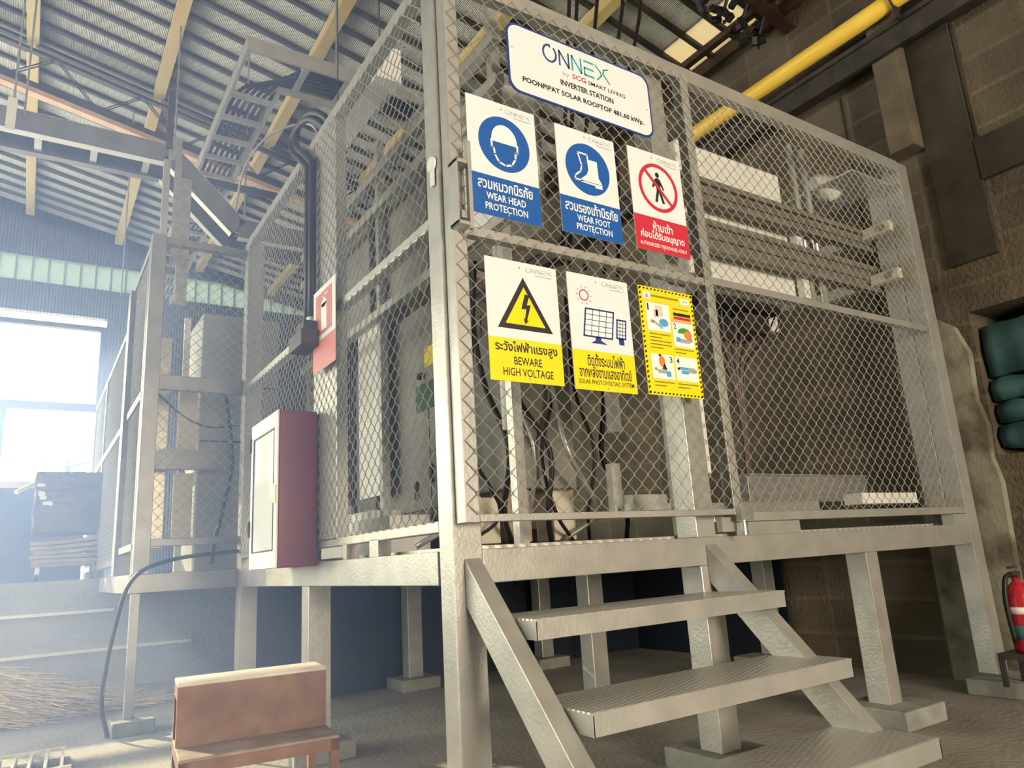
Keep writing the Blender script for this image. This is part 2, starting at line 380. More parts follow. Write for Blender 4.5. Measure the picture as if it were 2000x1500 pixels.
# dark rafter by the pipe with its clamps
t = thing('roof_girder', (2.9, .75, 4.2), 'dark brown steel girder under the roof near the yellow pipe', 'girder')
BRN = mat('brown red oxide steel', (.028, .014, .010), (.05, .026, .018), 8, .5)
MB().bar((2.0, .62, zz(2.0, .16)), (3.2, .62, zz(3.2, .16)), .09, .015).build('flange', BRN, t)
MB().bar((2.0, .62, zz(2.0, .09)), (3.2, .62, zz(3.2, .09)), .015, .13).build('web', BRN, t)
CLD = ['black cable clamp topmost on the girder', 'second black cable clamp down the girder', 'third black cable clamp down the girder', 'black cable clamp lowest on the girder, nearest the yellow pipe']
for i, x in enumerate((2.45, 2.63, 2.80, 2.97)):
    k = MB(); z = zz(x, .26); rr = random.Random(i)
    for j in range(7):
        a = Vector((x + rr.uniform(-.05, .05), .74 + rr.uniform(-.05, .05), z + rr.uniform(-.05, .05)))
        k.bar(a, a + Vector((rr.uniform(-.06, .06), rr.uniform(-.06, .06), rr.uniform(-.06, .06))), .035, .04)
    k.tube([(x, .66, z + .1), (x, .72, z)], .012, 8); k.tube([(x + .03, .76, z - .05), (x + .045, .77, z - .065)], .012, 8)
    tag(k.build('cable_clamp', DARK, bevel=.003), CLD[i], 'clamp', 'black clamps along the dark girder')
m = MB().bar((2.98, .1, 4.42), (2.98, 8.1, 4.42), .05, .05).bar((3.10, .1, 4.38), (3.10, 8.1, 4.38), .03, .09)
tag(m.build('wall_plate_rail', BRN), 'dark reddish steel rail along the top of the block wall', 'rail')
# yellow pipe and the channel under it
t = thing('yellow_pipe', (3.0, .5, 3.8), 'thick yellow gas pipe running along the top of the block wall', 'pipe')
MB().tube([(3.0, -3, 3.835), (3.0, 1.62, 3.835), (3.01, 1.68, 3.835), (3.05, 1.73, 3.835), (3.11, 1.75, 3.835), (3.195, 1.75, 3.835)], .055, 20).build('pipe_body', PIPEY, t, True)
k = MB(); k.tube([(3.0 + .068 * math.cos(a), -.17, 3.835 + .068 * math.sin(a)) for a in [i * .33 for i in range(20)]], .007, 6); k.box(2.975, 3.015, -.18, -.16, 3.70, 3.775)
k.build('pipe_clip', DKMET, t)
m = MB().box(3.04, 3.2, -3, 8.1, 3.62, 3.73).box(3.02, 3.05, -3, 8.1, 3.56, 3.64).box(3.02, 3.06, -3, 8.1, 3.70, 3.73)
tag(m.build('wall_channel_beam', DKMET), 'dark channel beam fixed to the wall just below the yellow pipe', 'beam')

# ------------------------------------------------------------------ platform
P = thing('steel_platform', (0, 0, 0), 'raised galvanised steel platform frame on square legs carrying the cage', 'platform')
ZT = .80
PX, PY = 3.0, 2.66
MB().box(.1, 3.0, .0, .05, .70, ZT).build('front_beam', GALV, P, bevel=.003)
MB().box(.0, .05, .1, PY - .1, .70, ZT).build('side_beam', GALV, P, bevel=.003)
MB().box(3.0, 3.05, .1, PY - .1, .70, ZT).build('side_beam', GALV, P, bevel=.003)
MB().box(-.56, 2.9, PY - .05, PY, .70, ZT).build('rear_beam', GALV_SHADED, P, bevel=.003)
for y in (.7, 1.36, 2.0): MB().box(.05, 2.95, y - .025, y + .025, .70, ZT).build('joist', GALV, P)
MB().box(.08, 2.93, .12, PY - .06, ZT, ZT + .012).build('deck_plate', CHEQ, P)
def leg(x0, x1, y0, y1, z1, z0=.07):
    MB().box(x0, x1, y0, y1, z0, z1).build('leg', GALV, P, bevel=.004)
leg(0, .1, 0, .086, 2.88)
leg(1.013, 1.113, .0, .1, .70)
leg(2.048, 2.14, 0, .1, .70)
leg(3.0, 3.1, 0, .095, 2.86)
leg(0, .1, 1.32, 1.42, .70); leg(0, .1, PY - .1, PY, 2.84)
leg(1.44, 1.54, 1.2, 1.3, .70); leg(3.0, 3.1, 1.32, 1.42, .70); leg(2.07, 2.17, PY - .1, PY, .70); leg(1.04, 1.14, PY - .1, PY, .7)
MB().box(-.55, -.505, PY - .04, PY + .01, .07, .70).build('leg', GALV_SHADED, P, bevel=.003)
def plinth(cx, cy, lab, s=.26, h=.07, dx=0, dy=0):
    m = MB().box(cx - s / 2 + dx, cx + s / 2 + dx, cy - s / 2 + dy, cy + s / 2 + dy, 0, h)
    tag(m.build('concrete_plinth', PLINTH, bevel=.006), lab, 'plinth', 'concrete plinths under the platform legs')
plinth(2.10, .03, 'grey concrete plinth under the leg right of the stairs', .30, .075)
plinth(3.0, .0, 'dark concrete plinth under the leg beside the block wall', .38, .072, -.0, -.12)
plinth(.05, .03, 'concrete plinth under the corner post left of the stairs', .24)
plinth(1.09, .10, 'concrete plinth seen between the lowest stair treads', .26)
plinth(.05, 1.37, 'concrete plinth behind the orange step stool', .26)
plinth(.05, PY - .05, 'concrete plinth under the rear left platform leg')
plinth(1.49, 1.25, 'concrete plinth in the dark under the middle of the platform')
plinth(2.95, 1.37, 'concrete plinth under the platform along the block wall')
plinth(2.12, PY - .05, 'concrete plinth at the dark rear of the platform')
plinth(1.09, PY - .05, 'concrete plinth under the rear middle platform leg')
plinth(-.51, PY - .02, 'concrete plinth under the thin leg at the dock', .2)
# spacer blocks between beam and fence frame
for i, (a, b, c, d) in enumerate(((.0, .05, .55, .63), (.0, .05, .86, .90), (1.30, 1.62, .0, .06), (2.86, 3.0, 0, .06))):
    MB().box(a, b, c, d, ZT, ZT + (.06 if i < 2 else .05)).build('spacer_block', GALV, P)

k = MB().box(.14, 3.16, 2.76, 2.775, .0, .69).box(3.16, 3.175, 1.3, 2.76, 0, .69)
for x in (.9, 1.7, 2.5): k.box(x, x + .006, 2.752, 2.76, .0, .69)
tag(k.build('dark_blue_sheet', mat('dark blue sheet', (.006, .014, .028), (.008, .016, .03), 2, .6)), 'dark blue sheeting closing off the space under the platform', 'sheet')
for z0, lab in ((.275, 'lower white conduit along the face of the dock'), (.555, 'upper white conduit along the face of the dock')):
    tag(MB().box(-6.4, .1 if z0 < .3 else -.45, 4.56, 4.6, z0, z0 + .022).build('white_conduit', WHITEP), lab, 'conduit', 'white conduits on the dock face')
# stairs
T = thing('steel_stairs', (.57, -.4, 0), 'galvanised steel stairs with chequer plate treads leading to the gate', 'stairs')
def stringer(x0, x1, name='stringer'):
    # section in y-z plane following the slope
    poly = [(-.001, .775), (-.76, 0), (-.625, 0), (-.001, .64)]
    MB().prism(poly, lambda u, v, d: (d, u, v), x0, x1).build(name, GALV, T, bevel=.003)
stringer(.035, .092); stringer(1.05, 1.108)
for (yf, yb, z) in ((-.26, .0, .607), (-.47, -.215, .405), (-.70, -.42, .215)):
    t_ = MB().box(.097, 1.12, yf + .004, yb, z - .004, z + .001).build('tread_plate', CHEQ, T)
    k = MB(); k.box(.097, 1.125, yf, yf + .004, z - .052, z); k.box(.097, 1.05, yb - .004, yb, z - .052, z - .004)
    k.box(.096, .10, yf, yb, z - .052, z - .004); k.box(1.121, 1.125, yf, yb, z - .052, z - .004)
    k.build('tread_edge', GALV, T)

# ------------------------------------------------------------------ fence panels
FT = 2.865
def fence(name, label, loc, rails, meshes, cat='fence panel', group=None, zinc=GALV):
    t = thing(name, loc, label, cat, group)
    for nm, b in rails: MB().box(*b).build(nm, zinc, t, bevel=.003)
    for a in meshes: chain_link(*a).build('wire_mesh', WIRE, t)
    return t
fence('mesh_fence_panel', 'fixed chain-link front panel with galvanised frame right of the gate', (2.1, 0, ZT),
      [('top_rail', (.1, 3.0, .0, .045, 2.795, FT)), ('post', (1.013, 1.113, .0, .1, ZT, 2.795)), ('mid_rail', (1.113, 3.0, .0, .04, 1.828, 1.862)),
       ('bottom_rail', (1.113, 3.0, .0, .04, .852, .888)), ('edge_angle', (2.995, 3.0, .095, .20, .888, 2.80)), ('edge_angle', (1.215, 1.255, .0, .035, .888, 2.80)),],
      [((1.24, -.004, .885), (1, 0, 0), 1.75, .945, (0, -1, 0)), ((1.24, -.004, 1.862), (1, 0, 0), 1.75, .93, (0, -1, 0))], group='chain-link panels of the cage')
fence('mesh_fence_panel', 'long chain-link side panel left of the corner post with a slanting rail', (0, 1.3, ZT),
      [('top_rail', (.0, .05, .086, PY - .1, 2.80, 2.855)), ('post', (.0, .05, .965, 1.265, .88, 2.80)), ('mid_rail', (.0, .045, .086, PY - .1, 1.845, 1.885)), ('bottom_rail', (.0, .045, .086, PY - .1, .855, .89))],
      [((-.004, .09, .885), (0, 1, 0), PY - .2, .965, (-1, 0, 0)), ((-.004, .09, 1.88), (0, 1, 0), PY - .2, .925, (-1, 0, 0))], group='chain-link panels of the cage')
fence('mesh_fence_panel', 'narrow chain-link return panel at the dock beside the hose cabinet', (-.25, PY, ZT),
      [('top_rail', (-.47, .0, PY - .05, PY, 2.745, 2.79)), ('post', (-.55, -.47, PY - .06, PY + .02, ZT, 2.80)), ('mid_rail', (-.47, .0, PY - .03, PY, 1.84, 1.93)), ('bottom_rail', (-.47, 0, PY - .05, PY, .945, .985))],
      [((-.47, PY - .055, .98), (1, 0, 0), .47, .87, (0, -1, 0)), ((-.47, PY - .055, 1.92), (1, 0, 0), .47, .83, (0, -1, 0))], group='chain-link panels of the cage', zinc=GALV_SHADED)
fence('mesh_fence_panel', 'chain-link panel running back along the dock, nearer one', (-.51, 3.05, DK),
      [('top_rail', (-.55, -.51, PY + .02, 3.45, 2.72, 2.76)), ('mid_rail', (-.55, -.51, PY + .02, 3.45, 1.80, 1.85)), ('bottom_rail', (-.55, -.51, PY + .02, 3.45, .93, .97)), ('post', (-.57, -.42, 3.45, 3.60, DK, 2.72)), ('post', (-.55, -.51, 2.70, 2.74, DK, 2.72))],
      [((-.535, PY + .03, .96), (0, 1, 0), .76, .85, (-1, 0, 0)), ((-.535, PY + .03, 1.84), (0, 1, 0), .76, .89, (-1, 0, 0))], group='chain-link panels of the cage', zinc=GALV_SHADED)
fence('mesh_fence_panel', 'lower chain-link panel running back along the dock, farther one', (-.51, 4.8, DK),
      [('top_rail', (-.55, -.51, 3.6, 6.6, 2.49, 2.53)), ('mid_rail', (-.55, -.51, 3.6, 6.6, 1.78, 1.83)), ('bottom_rail', (-.55, -.51, 3.6, 6.6, .87, .91)), ('post', (-.55, -.48, 5.3, 5.37, DK, 2.5)), ('post', (-.55, -.48, 6.55, 6.62, DK, 2.5))],
      [((-.535, 3.6, .90), (0, 1, 0), 2.95, .90, (-1, 0, 0)), ((-.535, 3.6, 1.82), (0, 1, 0), 2.95, .69, (-1, 0, 0))], group='chain-link panels of the cage', zinc=GALV_SHADED)
# walkway slab that carries the dock-side cage
tag(MB().box(-.56, 3.1, PY + .02, 4.58, .70, DK).build('steel_walkway', GALVD), 'grey steel walkway deck between platform and dock', 'walkway')

# gate
G = thing('mesh_gate', (.6, -.04, .88), 'chain-link gate with galvanised angle frame covered in warning signs', 'gate')
gx0, gx1, gz0, gz1 = .012, 1.205, .875, 2.775
k = MB().box(gx0, gx0 + .006, -.056, -.008, gz0, gz1).box(gx0, gx0 + .048, -.062, -.056, gz0, gz1)
k.build('hinge_stile', GALV, G, bevel=.001)
MB().box(gx1 - .006, gx1, -.056, -.008, gz0, gz1).box(gx1 - .045, gx1, -.062, -.056, gz0, gz1).build('latch_stile', GALV, G, bevel=.001)
MB().box(gx0 + .0485, gx1 - .0455, -.064, -.02, gz0 + .001, gz0 + .022).build('bottom_rail', GALV, G, bevel=.001)
MB().box(gx0 + .0485, gx1 - .0455, -.056, -.01, gz1 - .007, gz1 - .001).box(gx0 + .0485, gx1 - .0455, -.0618, -.0562, gz1 - .045, gz1 - .001).build('top_rail', GALV, G, bevel=.001)
MB().box(gx0 + .05, gx1, -.055, -.02, 1.785, 1.818).build('mid_rail', GALV, G, bevel=.002)
chain_link((gx0 + .008, -.067, gz0 + .02), (1, 0, 0), gx1 - gx0 - .012, .90, (0, -1, 0)).build('wire_mesh', WIRE, G)
chain_link((gx0 + .008, -.067, 1.81), (1, 0, 0), gx1 - gx0 - .012, .94, (0, -1, 0)).build('wire_mesh', WIRE, G)
MB().box(1.165, 1.235, -.085, -.06, .855, .90).tube([(1.185, -.075, .80), (1.185, -.075, .90)], .008, 8).build('bolt', GALVD, G)
# handle frame over the stile
k = MB(); hx0, hx1, hz0, hz1 = .004, .052, 1.785, 2.01
k.box(hx0, hx0 + .005, -.115, -.06, hz0, hz1).box(hx1 - .008, hx1 + .006, -.118, -.100, hz0 - .01, hz1 + .07)
k.box(hx0, hx1, -.115, -.06, hz1 - .012, hz1).box(hx0, hx1, -.115, -.06, hz0, hz0 + .012).box(hx0 + .02, hx1, -.10, -.065, hz0 + .03, hz0 + .055)
k.build('handle_box', GALV, G, bevel=.001)
k = MB().tube([(-.004, .03, 2.055), (-.012, .03, 2.055)], .026, 16).box(-.01, -.004, .018, .04, 1.975, 2.05)
tag(k.build('lock_tab', WHITEP), 'small white lock tab on the corner post beside the gate handle', 'tab')
MB().box(1.12, 1.20, -.03, .045, .815, .868).build('stop_block', GALV, G)

# ------------------------------------------------------------------ sign graphics
DG = bpy.context.evaluated_depsgraph_get
def text_geo(body, bold=0.0):
    c = bpy.data.curves.new('t', 'FONT'); c.body = body; c.size = 1; c.resolution_u = 2; c.offset = bold
    o = bpy.data.objects.new('t', c); COL.objects.link(o); bpy.context.view_layer.update()
    me = bpy.data.meshes.new_from_object(o.evaluated_get(DG()))
    v = [(p.co.x, p.co.y) for p in me.vertices]; f = [list(p.vertices) for p in me.polygons]
    bpy.data.objects.remove(o); bpy.data.curves.remove(c); bpy.data.meshes.remove(me)
    return v, f
class Sheet:
    """a printed sheet: u to the right, v up, d out of the sheet"""
    def __init__(s, fr): s.fr = fr; s.layers = {}
    def mb(s, m):
        if m.name not in s.layers: s.layers[m.name] = (MB(), m)
        return s.layers[m.name][0]
    def poly(s, pts, m, d=1): s.mb(m).add([s.fr(u, v, d * .0005) for u, v in pts], [tuple(range(len(pts)))]); return s
    def rect(s, u0, v0, u1, v1, m, d=1): return s.poly([(u0, v0), (u1, v0), (u1, v1), (u0, v1)], m, d)
    def ell(s, cu, cv, a, b, m, d=1, n=40, t0=0, t1=360):
        return s.poly([(cu + a * math.cos(math.radians(t0 + (t1 - t0) * i / n)), cv + b * math.sin(math.radians(t0 + (t1 - t0) * i / n))) for i in range(n + (t1 - t0 < 360))], m, d)
    def line(s, pts, w, m, d=1):
        for a, b in zip(pts[:-1], pts[1:]):
            a, b = Vector(a), Vector(b); t = (b - a); L = t.length
            if L < 1e-6: continue
            t /= L; n = Vector((-t.y, t.x)) * (w / 2); e = t * (w * .3)
            s.poly([tuple(a - n - e), tuple(b - n + e), tuple(b + n + e), tuple(a + n - e)], m, d)
        return s
    def ring(s, cu, cv, a, b, w, m, d=1, n=44, t0=0, t1=360):
        P = [(math.cos(math.radians(t0 + (t1 - t0) * i / n)), math.sin(math.radians(t0 + (t1 - t0) * i / n))) for i in range(n + 1)]
        for p, q in zip(P[:-1], P[1:]):
            s.poly([(cu + p[0] * (a - w), cv + p[1] * (b - w)), (cu + p[0] * a, cv + p[1] * b), (cu + q[0] * a, cv + q[1] * b), (cu + q[0] * (a - w), cv + q[1] * (b - w))], m, d)
        return s
    def text(s, body, u0, v0, u1, v1, m, d=2, bold=.012):
        v, f = text_geo(body, bold)
        if not v: return s
        xs = [p[0] for p in v]; ys = [p[1] for p in v]; ax, bx, ay, by = min(xs), max(xs), min(ys), max(ys)
        s.mb(m).add([s.fr(u0 + (x - ax) / (bx - ax) * (u1 - u0), v0 + (y - ay) / (by - ay) * (v1 - v0), d * .0005) for x, y in v], f)
        return s
    def onnex(s, u0, v0, W, H, m1, m2, d=2, th=.13):
        t = th * H; g = W / 5.35; h = H
        s.ring(u0 + g * .52, v0 + h * .54, g * .56, h * .62, t * 1.1, m1, d, t0=92, t1=412); s.line([(u0 + g * .52, v0 + h * 1.13), (u0 + g * .56, v0 + h * .98)], t, m1, d)
        def N(u, m): s.line([(u, v0), (u, v0 + h)], t, m, d).line([(u, v0 + h), (u + g * .72, v0)], t, m, d).line([(u + g * .72, v0), (u + g * .72, v0 + h)], t, m, d)
        N(u0 + g * 1.28, m1); N(u0 + g * 2.28, m2)
        u = u0 + g * 3.28
        for k in (.0, .48, .96): s.line([(u, v0 + h * (k + .02)), (u + g * .75, v0 + h * (k + .02))], t, m2, d)
        s.line([(u, v0), (u, v0 + h * .5)], t, m2, d)
        a = u0 + g * 4.2
        s.line([(a, v0 + h), (a + g * .42, v0 + h * .62), (a + g * .5, v0 + h * .4), (a + g * .12, v0)], t * .9, m2, d)
        s.line([(a + g * 1.1, v0 + h), (a + g * .72, v0 + h * .85), (a + g * .64, v0 + h * .55), (a + g * 1.15, v0)], t * .9, m2, d)
        return s
    def build(s, name, parent):
        m = MB(); ms = []
        for k, (b, mm) in enumerate(s.layers.values()):
            ms.append(mm); m.mi(k); m.add(b.v, b.f)
        return m.build(name, ms, parent)
SY = -.0725
def gate_sign(name, label, x0, z0, W, H, plate=PLATE, rnd=0):
    t = thing(name, (x0 + W / 2, SY, z0), label, 'sign', 'warning signs wired to the gate')
    m = MB()
    if rnd:
        pts = []
        for cx, cz, a0 in ((W - rnd, H - rnd, 0), (rnd, H - rnd, 90), (rnd, rnd, 180), (W - rnd, rnd, 270)):
            pts += [(cx + rnd * math.cos(math.radians(a0 + a)), cz + rnd * math.sin(math.radians(a0 + a))) for a in range(0, 91, 15)]
        pts = pts[::-1]
    else: pts = [(0, 0), (0, H), (W, H), (W, 0)]
    m.prism(pts, lambda u, v, d: (x0 + u, SY - d, z0 + v), -.003, 0)
    m.build('sign_plate', plate, t)
    return t, Sheet(lambda u, v, d: (x0 + u, SY - d, z0 + v)), pts
def rivets(sh, pts):
    for u, v in pts: sh.ell(u, v, .0035, .0035, GREYP, 3, 10)
def small_logo(sh, W, H):
    sh.onnex(W * .56, H * .925, W * .37, H * .035, GREYP, GREYP, 2, .10)
    sh.rect(W * .68, H * .902, W * .93, H * .907, GREYP, 2)

# name board
W, H = .695, .287
t, sh, pts = gate_sign('name_board', 'wide rounded white name board with blue rim at the top of the gate', .258, 2.368, W, H, NAVY, .045)
cx, cy = W / 2, H / 2
sh.poly([(cx + (u - cx) * .976, cy + (v - cy) * .945) for u, v in pts][::-1], PLATE, 1)
sh.onnex(W * .23, H * .63, W * .46, H * .22, NAVY, TEAL, 2, .12)
sh.text('by', W * .355, H * .475, W * .40, H * .555, GREYP, 2, 0)
sh.text('SCG', W * .42, H * .495, W * .515, H * .57, RED, 2, .02)
sh.text('SMART LIVING', W * .53, H * .495, W * .80, H * .555, INK, 2, .012)
sh.text('INVERTER STATION', W * .335, H * .335, W * .705, H * .42, INK, 2, .03)
sh.text('POONPIPAT SOLAR ROOFTOP 481.60 kWp.', W * .085, H * .155, W * .925, H * .255, INK, 2, .03)
rivets(sh, [(W * .03, H * .62), (W * .965, H * .45)])
sh.build('printing', t)
# head protection
W, H = .28, .433
t, sh, _ = gate_sign('safety_sign', 'blue and white wear head protection sign with helmet symbol', .075, 1.861, W, H)
sh.rect(0, 0, W, H * .335, BLUE, 1)
c = (W * .52, H * .64); R = W * .37
sh.ell(c[0], c[1], R, R, BLUE, 1)
hw = R * .50
sh.poly([(c[0] - hw * 1.12, c[1] + R * .02), (c[0] + hw * 1.12, c[1] + R * .02)] + [(c[0] + hw * math.cos(math.radians(a)), c[1] + R * .12 + R * .58 * math.sin(math.radians(a))) for a in range(0, 181, 12)], WPRINT, 2)
sh.line([(c[0] - hw, c[1]), (c[0] - hw * 1.0, c[1] - R * .2), (c[0] - hw * .85, c[1] - R * .22), (c[0] - hw * .8, c[1] - R * .45), (c[0] - hw * .5, c[1] - R * .7), (c[0], c[1] - R * .78),
         (c[0] + hw * .5, c[1] - R * .7), (c[0] + hw * .8, c[1] - R * .45), (c[0] + hw * .85, c[1] - R * .22), (c[0] + hw, c[1] - R * .2), (c[0] + hw, c[1])], R * .07, WPRINT, 2)
sh.text('สวมหมวกนิรภัย', W * .11, H * .215, W * .89, H * .315, WPRINT, 2, .02)
sh.text('WEAR HEAD', W * .22, H * .13, W * .78, H * .19, WPRINT, 2, .015)
sh.text('PROTECTION', W * .20, H * .045, W * .80, H * .105, WPRINT, 2, .015)
small_logo(sh, W, H); rivets(sh, [(W * .5, H * .95), (W * .52, H * .03)]); sh.build('printing', t)
# foot protection
W, H = .28, .424
t, sh, _ = gate_sign('safety_sign', 'blue and white wear foot protection sign with boots symbol', .445, 1.868, W, H)
sh.rect(0, 0, W, H * .335, BLUE, 1); c = (W * .50, H * .64); R = W * .37
sh.ell(c[0], c[1], R, R, BLUE, 1)
b1 = [(-.42, .58), (-.02, .58), (-.02, .05), (-.30, -.15), (-.62, -.38), (-.62, -.56), (-.30, -.56)]
sh.line([(c[0] + R * a, c[1] + R * b) for a, b in [(-.3, -.5), (-.62, -.5), (-.6, -.36), (-.34, -.14), (-.28, .1), (-.42, .58), (0, .58), (.02, .40)]], R * .065, WPRINT, 2)
sh.poly([(c[0] + R * a, c[1] + R * b) for a, b in [(-.02, .40), (.44, .40), (.46, -.25), (.60, -.45), (.60, -.66), (.28, -.66), (.26, -.58), (-.36, -.56), (-.36, -.44), (-.08, -.22), (.02, .0)]], WPRINT, 2)
sh.line([(c[0] - R * .36, c[1] - R * .50), (c[0] + R * .58, c[1] - R * .50)], R * .025, BLUE, 3)
sh.text('สวมรองเท้านิรภัย', W * .07, H * .205, W * .94, H * .315, WPRINT, 2, .02)
sh.text('WEAR FOOT', W * .25, H * .125, W * .80, H * .185, WPRINT, 2, .015)
sh.text('PROTECTION', W * .23, H * .045, W * .82, H * .105, WPRINT, 2, .015)
small_logo(sh, W, H); rivets(sh, [(W * .48, H * .95), (W * .5, H * .03)]); sh.build('printing', t)
# no entry
W, H = .283, .43
t, sh, _ = gate_sign('safety_sign', 'red and white authorised personnel only sign with crossed-out walker', .795, 1.872, W, H)
sh.rect(0, 0, W, H * .335, RED, 1); c = (W * .52, H * .65); R = W * .37
sh.ring(c[0], c[1], R, R, R * .15, RED, 2)
man = [(0, .42), (.12, .36), (.30, -.02), (.24, -.06), (.12, .14), (.10, -.10), (.26, -.60), (.14, -.62), (0, -.18), (-.12, -.62), (-.24, -.60), (-.10, -.10), (-.12, .12), (-.28, -.04), (-.33, .02), (-.14, .36)]
sh.poly([(c[0] + R * a, c[1] + R * b) for a, b in man][::-1], INK, 2)
sh.ell(c[0], c[1] + R * .54, R * .10, R * .11, INK, 2, 16)
sh.line([(c[0] - R * .62, c[1] + R * .62), (c[0] + R * .62, c[1] - R * .62)], R * .13, RED, 3)
sh.text('ห้ามเข้า', W * .33, H * .205, W * .70, H * .30, WPRINT, 2, .02)
sh.text('ก่อนได้รับอนุญาต', W * .09, H * .10, W * .91, H * .20, WPRINT, 2, .02)
sh.text('AUTHORIZED PERSONNEL ONLY', W * .06, H * .045, W * .94, H * .08, WPRINT, 2, .01)
small_logo(sh, W, H); rivets(sh, [(W * .45, H * .95), (W * .5, H * .03)]); sh.build('printing', t)
# high voltage
W, H = .284, .410
t, sh, _ = gate_sign('safety_sign', 'yellow and white beware high voltage sign with lightning triangle', .115, 1.304, W, H)
sh.rect(0, 0, W, H * .345, YEL, 1)
A = [(W * .13, H * .44), (W * .91, H * .41), (W * .50, H * .86)]
A = [(W * .13, H * .425), (W * .89, H * .425), (W * .51, H * .87)]
sh.poly(A, INK, 1)
gx, gy = sum(p[0] for p in A) / 3, sum(p[1] for p in A) / 3
sh.poly([(gx + (u - gx) * .72, gy + (v - gy) * .72) for u, v in A], YEL, 2)
sh.poly([(gx + W * a, gy + H * b) for a, b in [(.01, .155), (.075, .15), (.03, .065), (.085, .07), (.02, -.065), (.045, -.06), (-.005, -.10), (-.03, -.045), (-.008, -.055), (.02, .03), (-.05, .025)]][::-1], INK, 3)
sh.text('ระวังไฟฟ้าแรงสูง', W * .08, H * .215, W * .93, H * .325, INK, 2, .02)
sh.text('BEWARE', W * .32, H * .135, W * .70, H * .20, INK, 2, .01)
sh.text('HIGH VOLTAGE', W * .17, H * .045, W * .85, H * .11, INK, 2, .01)
small_logo(sh, W, H); rivets(sh, [(W * .47, H * .95), (W * .52, H * .03)]); sh.build('printing', t)
# photovoltaic
W, H = .277, .416
t, sh, _ = gate_sign('safety_sign', 'yellow and white solar photovoltaic system sign with panel drawing', .444, 1.300, W, H)
sh.rect(0, 0, W, H * .335, YEL, 1)
sh.ring(W * .25, H * .815, W * .075, W * .075, W * .014, RED, 2, 30)
for i in range(10):
    a = math.radians(36 * i); sh.line([(W * .25 + W * .10 * math.cos(a), H * .815 + W * .10 * math.sin(a)), (W * .25 + W * .125 * math.cos(a), H * .815 + W * .125 * math.sin(a))], .002, RED, 2)
def pv(u0, u1, v0, v1, sk, nu, nv):
    q = [(u0, v0), (u1, v0), (u1 + sk, v1), (u0 + sk, v1)]
    sh.poly(q, WPRINT, 1); sh.line(q + [q[0]], .006, NAVY, 2)
    for i in range(1, nu): a = i / nu; sh.line([(u0 + (u1 - u0) * a, v0), (u0 + (u1 - u0) * a + sk, v1)], .0025, NAVY, 2)
    for j in range(1, nv): a = j / nv; sh.line([(u0 + sk * a, v0 + (v1 - v0) * a), (u1 + sk * a, v0 + (v1 - v0) * a)], .0025, NAVY, 2)
    mu = (u0 + u1) / 2
    sh.poly([(mu - .035 * (u1 - u0) / .13, v0 - .024), (mu + .04 * (u1 - u0) / .13, v0 - .024), (mu + .012, v0 - .012), (mu + .012, v0), (mu - .012, v0), (mu - .012, v0 - .012)], NAVY, 2)
pv(W * .735, W * .88, H * .475, H * .64, W * .03, 3, 5)
pv(W * .20, W * .655, H * .46, H * .70, W * .06, 4, 5)
sh.text('ติดตั้งระบบไฟฟ้า', W * .22, H * .205, W * .82, H * .315, INK, 2, .015)
sh.text('จากพลังงานแสงอาทิตย์', W * .08, H * .105, W * .92, H * .205, INK, 2, .015)
sh.text('SOLAR PHOTOVOLTAIC SYSTEM', W * .06, H * .05, W * .95, H * .088, INK, 2, .01)
small_logo(sh, W, H); rivets(sh, [(W * .46, H * .95), (W * .52, H * .025)]); sh.build('printing', t)
# first aid poster
W, H = .281, .415
t, sh, _ = gate_sign('first_aid_poster', 'yellow first aid poster with striped border and four pictures', .775, 1.305, W, H, YEL)
def dashes():
    n = 15
    for i in range(n):
        a = (i + .15) / n; b = (i + .6) / n
        for v in (H * .012, H * .973): sh.poly([(W * a, v), (W * b, v), (W * b + .004, v + H * .016), (W * a + .004, v + H * .016)], INK, 2)
    n = 22
    for i in range(n):
        a = (i + .15) / n; b = (i + .6) / n
        for u in (W * .008, W * .962): sh.poly([(u, H * a), (u + W * .03, H * a + .004), (u + W * .03, H * b + .004), (u, H * b)], INK, 2)
dashes()
sh.rect(W * .055, H * .875, W * .945, H * .955, YEL, 1)
sh.line([(W * .055, H * .865), (W * .945, H * .865)], .002, CARTON, 2)
sh.rect(W * .075, H * .885, W * .20, H * .95, WPRINT, 2); sh.poly([(W * .10, H * .895), (W * .18, H * .895), (W * .14, H * .943)], GREYP, 3)
sh.rect(W * .75, H * .885, W * .93, H * .94, WPRINT, 2); sh.rect(W * .79, H * .91, W * .90, H * .918, GREYP, 3)
sh.rect(W * .22, H * .91, W * .72, H * .93, mat('dim print', (.28, .24, .03)), 2)
def panel(u0, v0, u1, v1): sh.rect(W * u0, H * v0, W * u1, H * v1, WPRINT, 2)
DIM = mat('small print', (.22, .19, .03))
def lines(u0, u1, v, n, dv=.032):
    for i in range(n): sh.rect(W * u0, H * (v - i * dv), W * (u1 - (.18 if i % 3 == 1 else 0.02)), H * (v - i * dv + .010), DIM, 2)
panel(.10, .59, .52, .85); panel(.55, .47, .94, .70); panel(.10, .15, .50, .375); panel(.53, .15, .94, .375)
lines(.12, .52, .555, 5); lines(.56, .94, .44, 2); lines(.12, .50, .115, 2); lines(.54, .94, .115, 2)
lines(.60, .92, .825, 1)
sh.rect(W * .60, H * .765, W * .92, H * .795, INK, 2); sh.rect(W * .60, H * .73, W * .92, H * .758, RED, 2); sh.rect(W * .55, H * .705, W * .92, H * .722, PINK, 2)
sh.text('1', W * .125, H * .775, W * .15, H * .84, INK, 3, .01); sh.text('2', W * .575, H * .635, W * .625, H * .69, INK, 3, .01)
sh.text('3', W * .43, H * .305, W * .48, H * .36, INK, 3, .01); sh.text('4', W * .555, H * .305, W * .61, H * .36, INK, 3, .01)
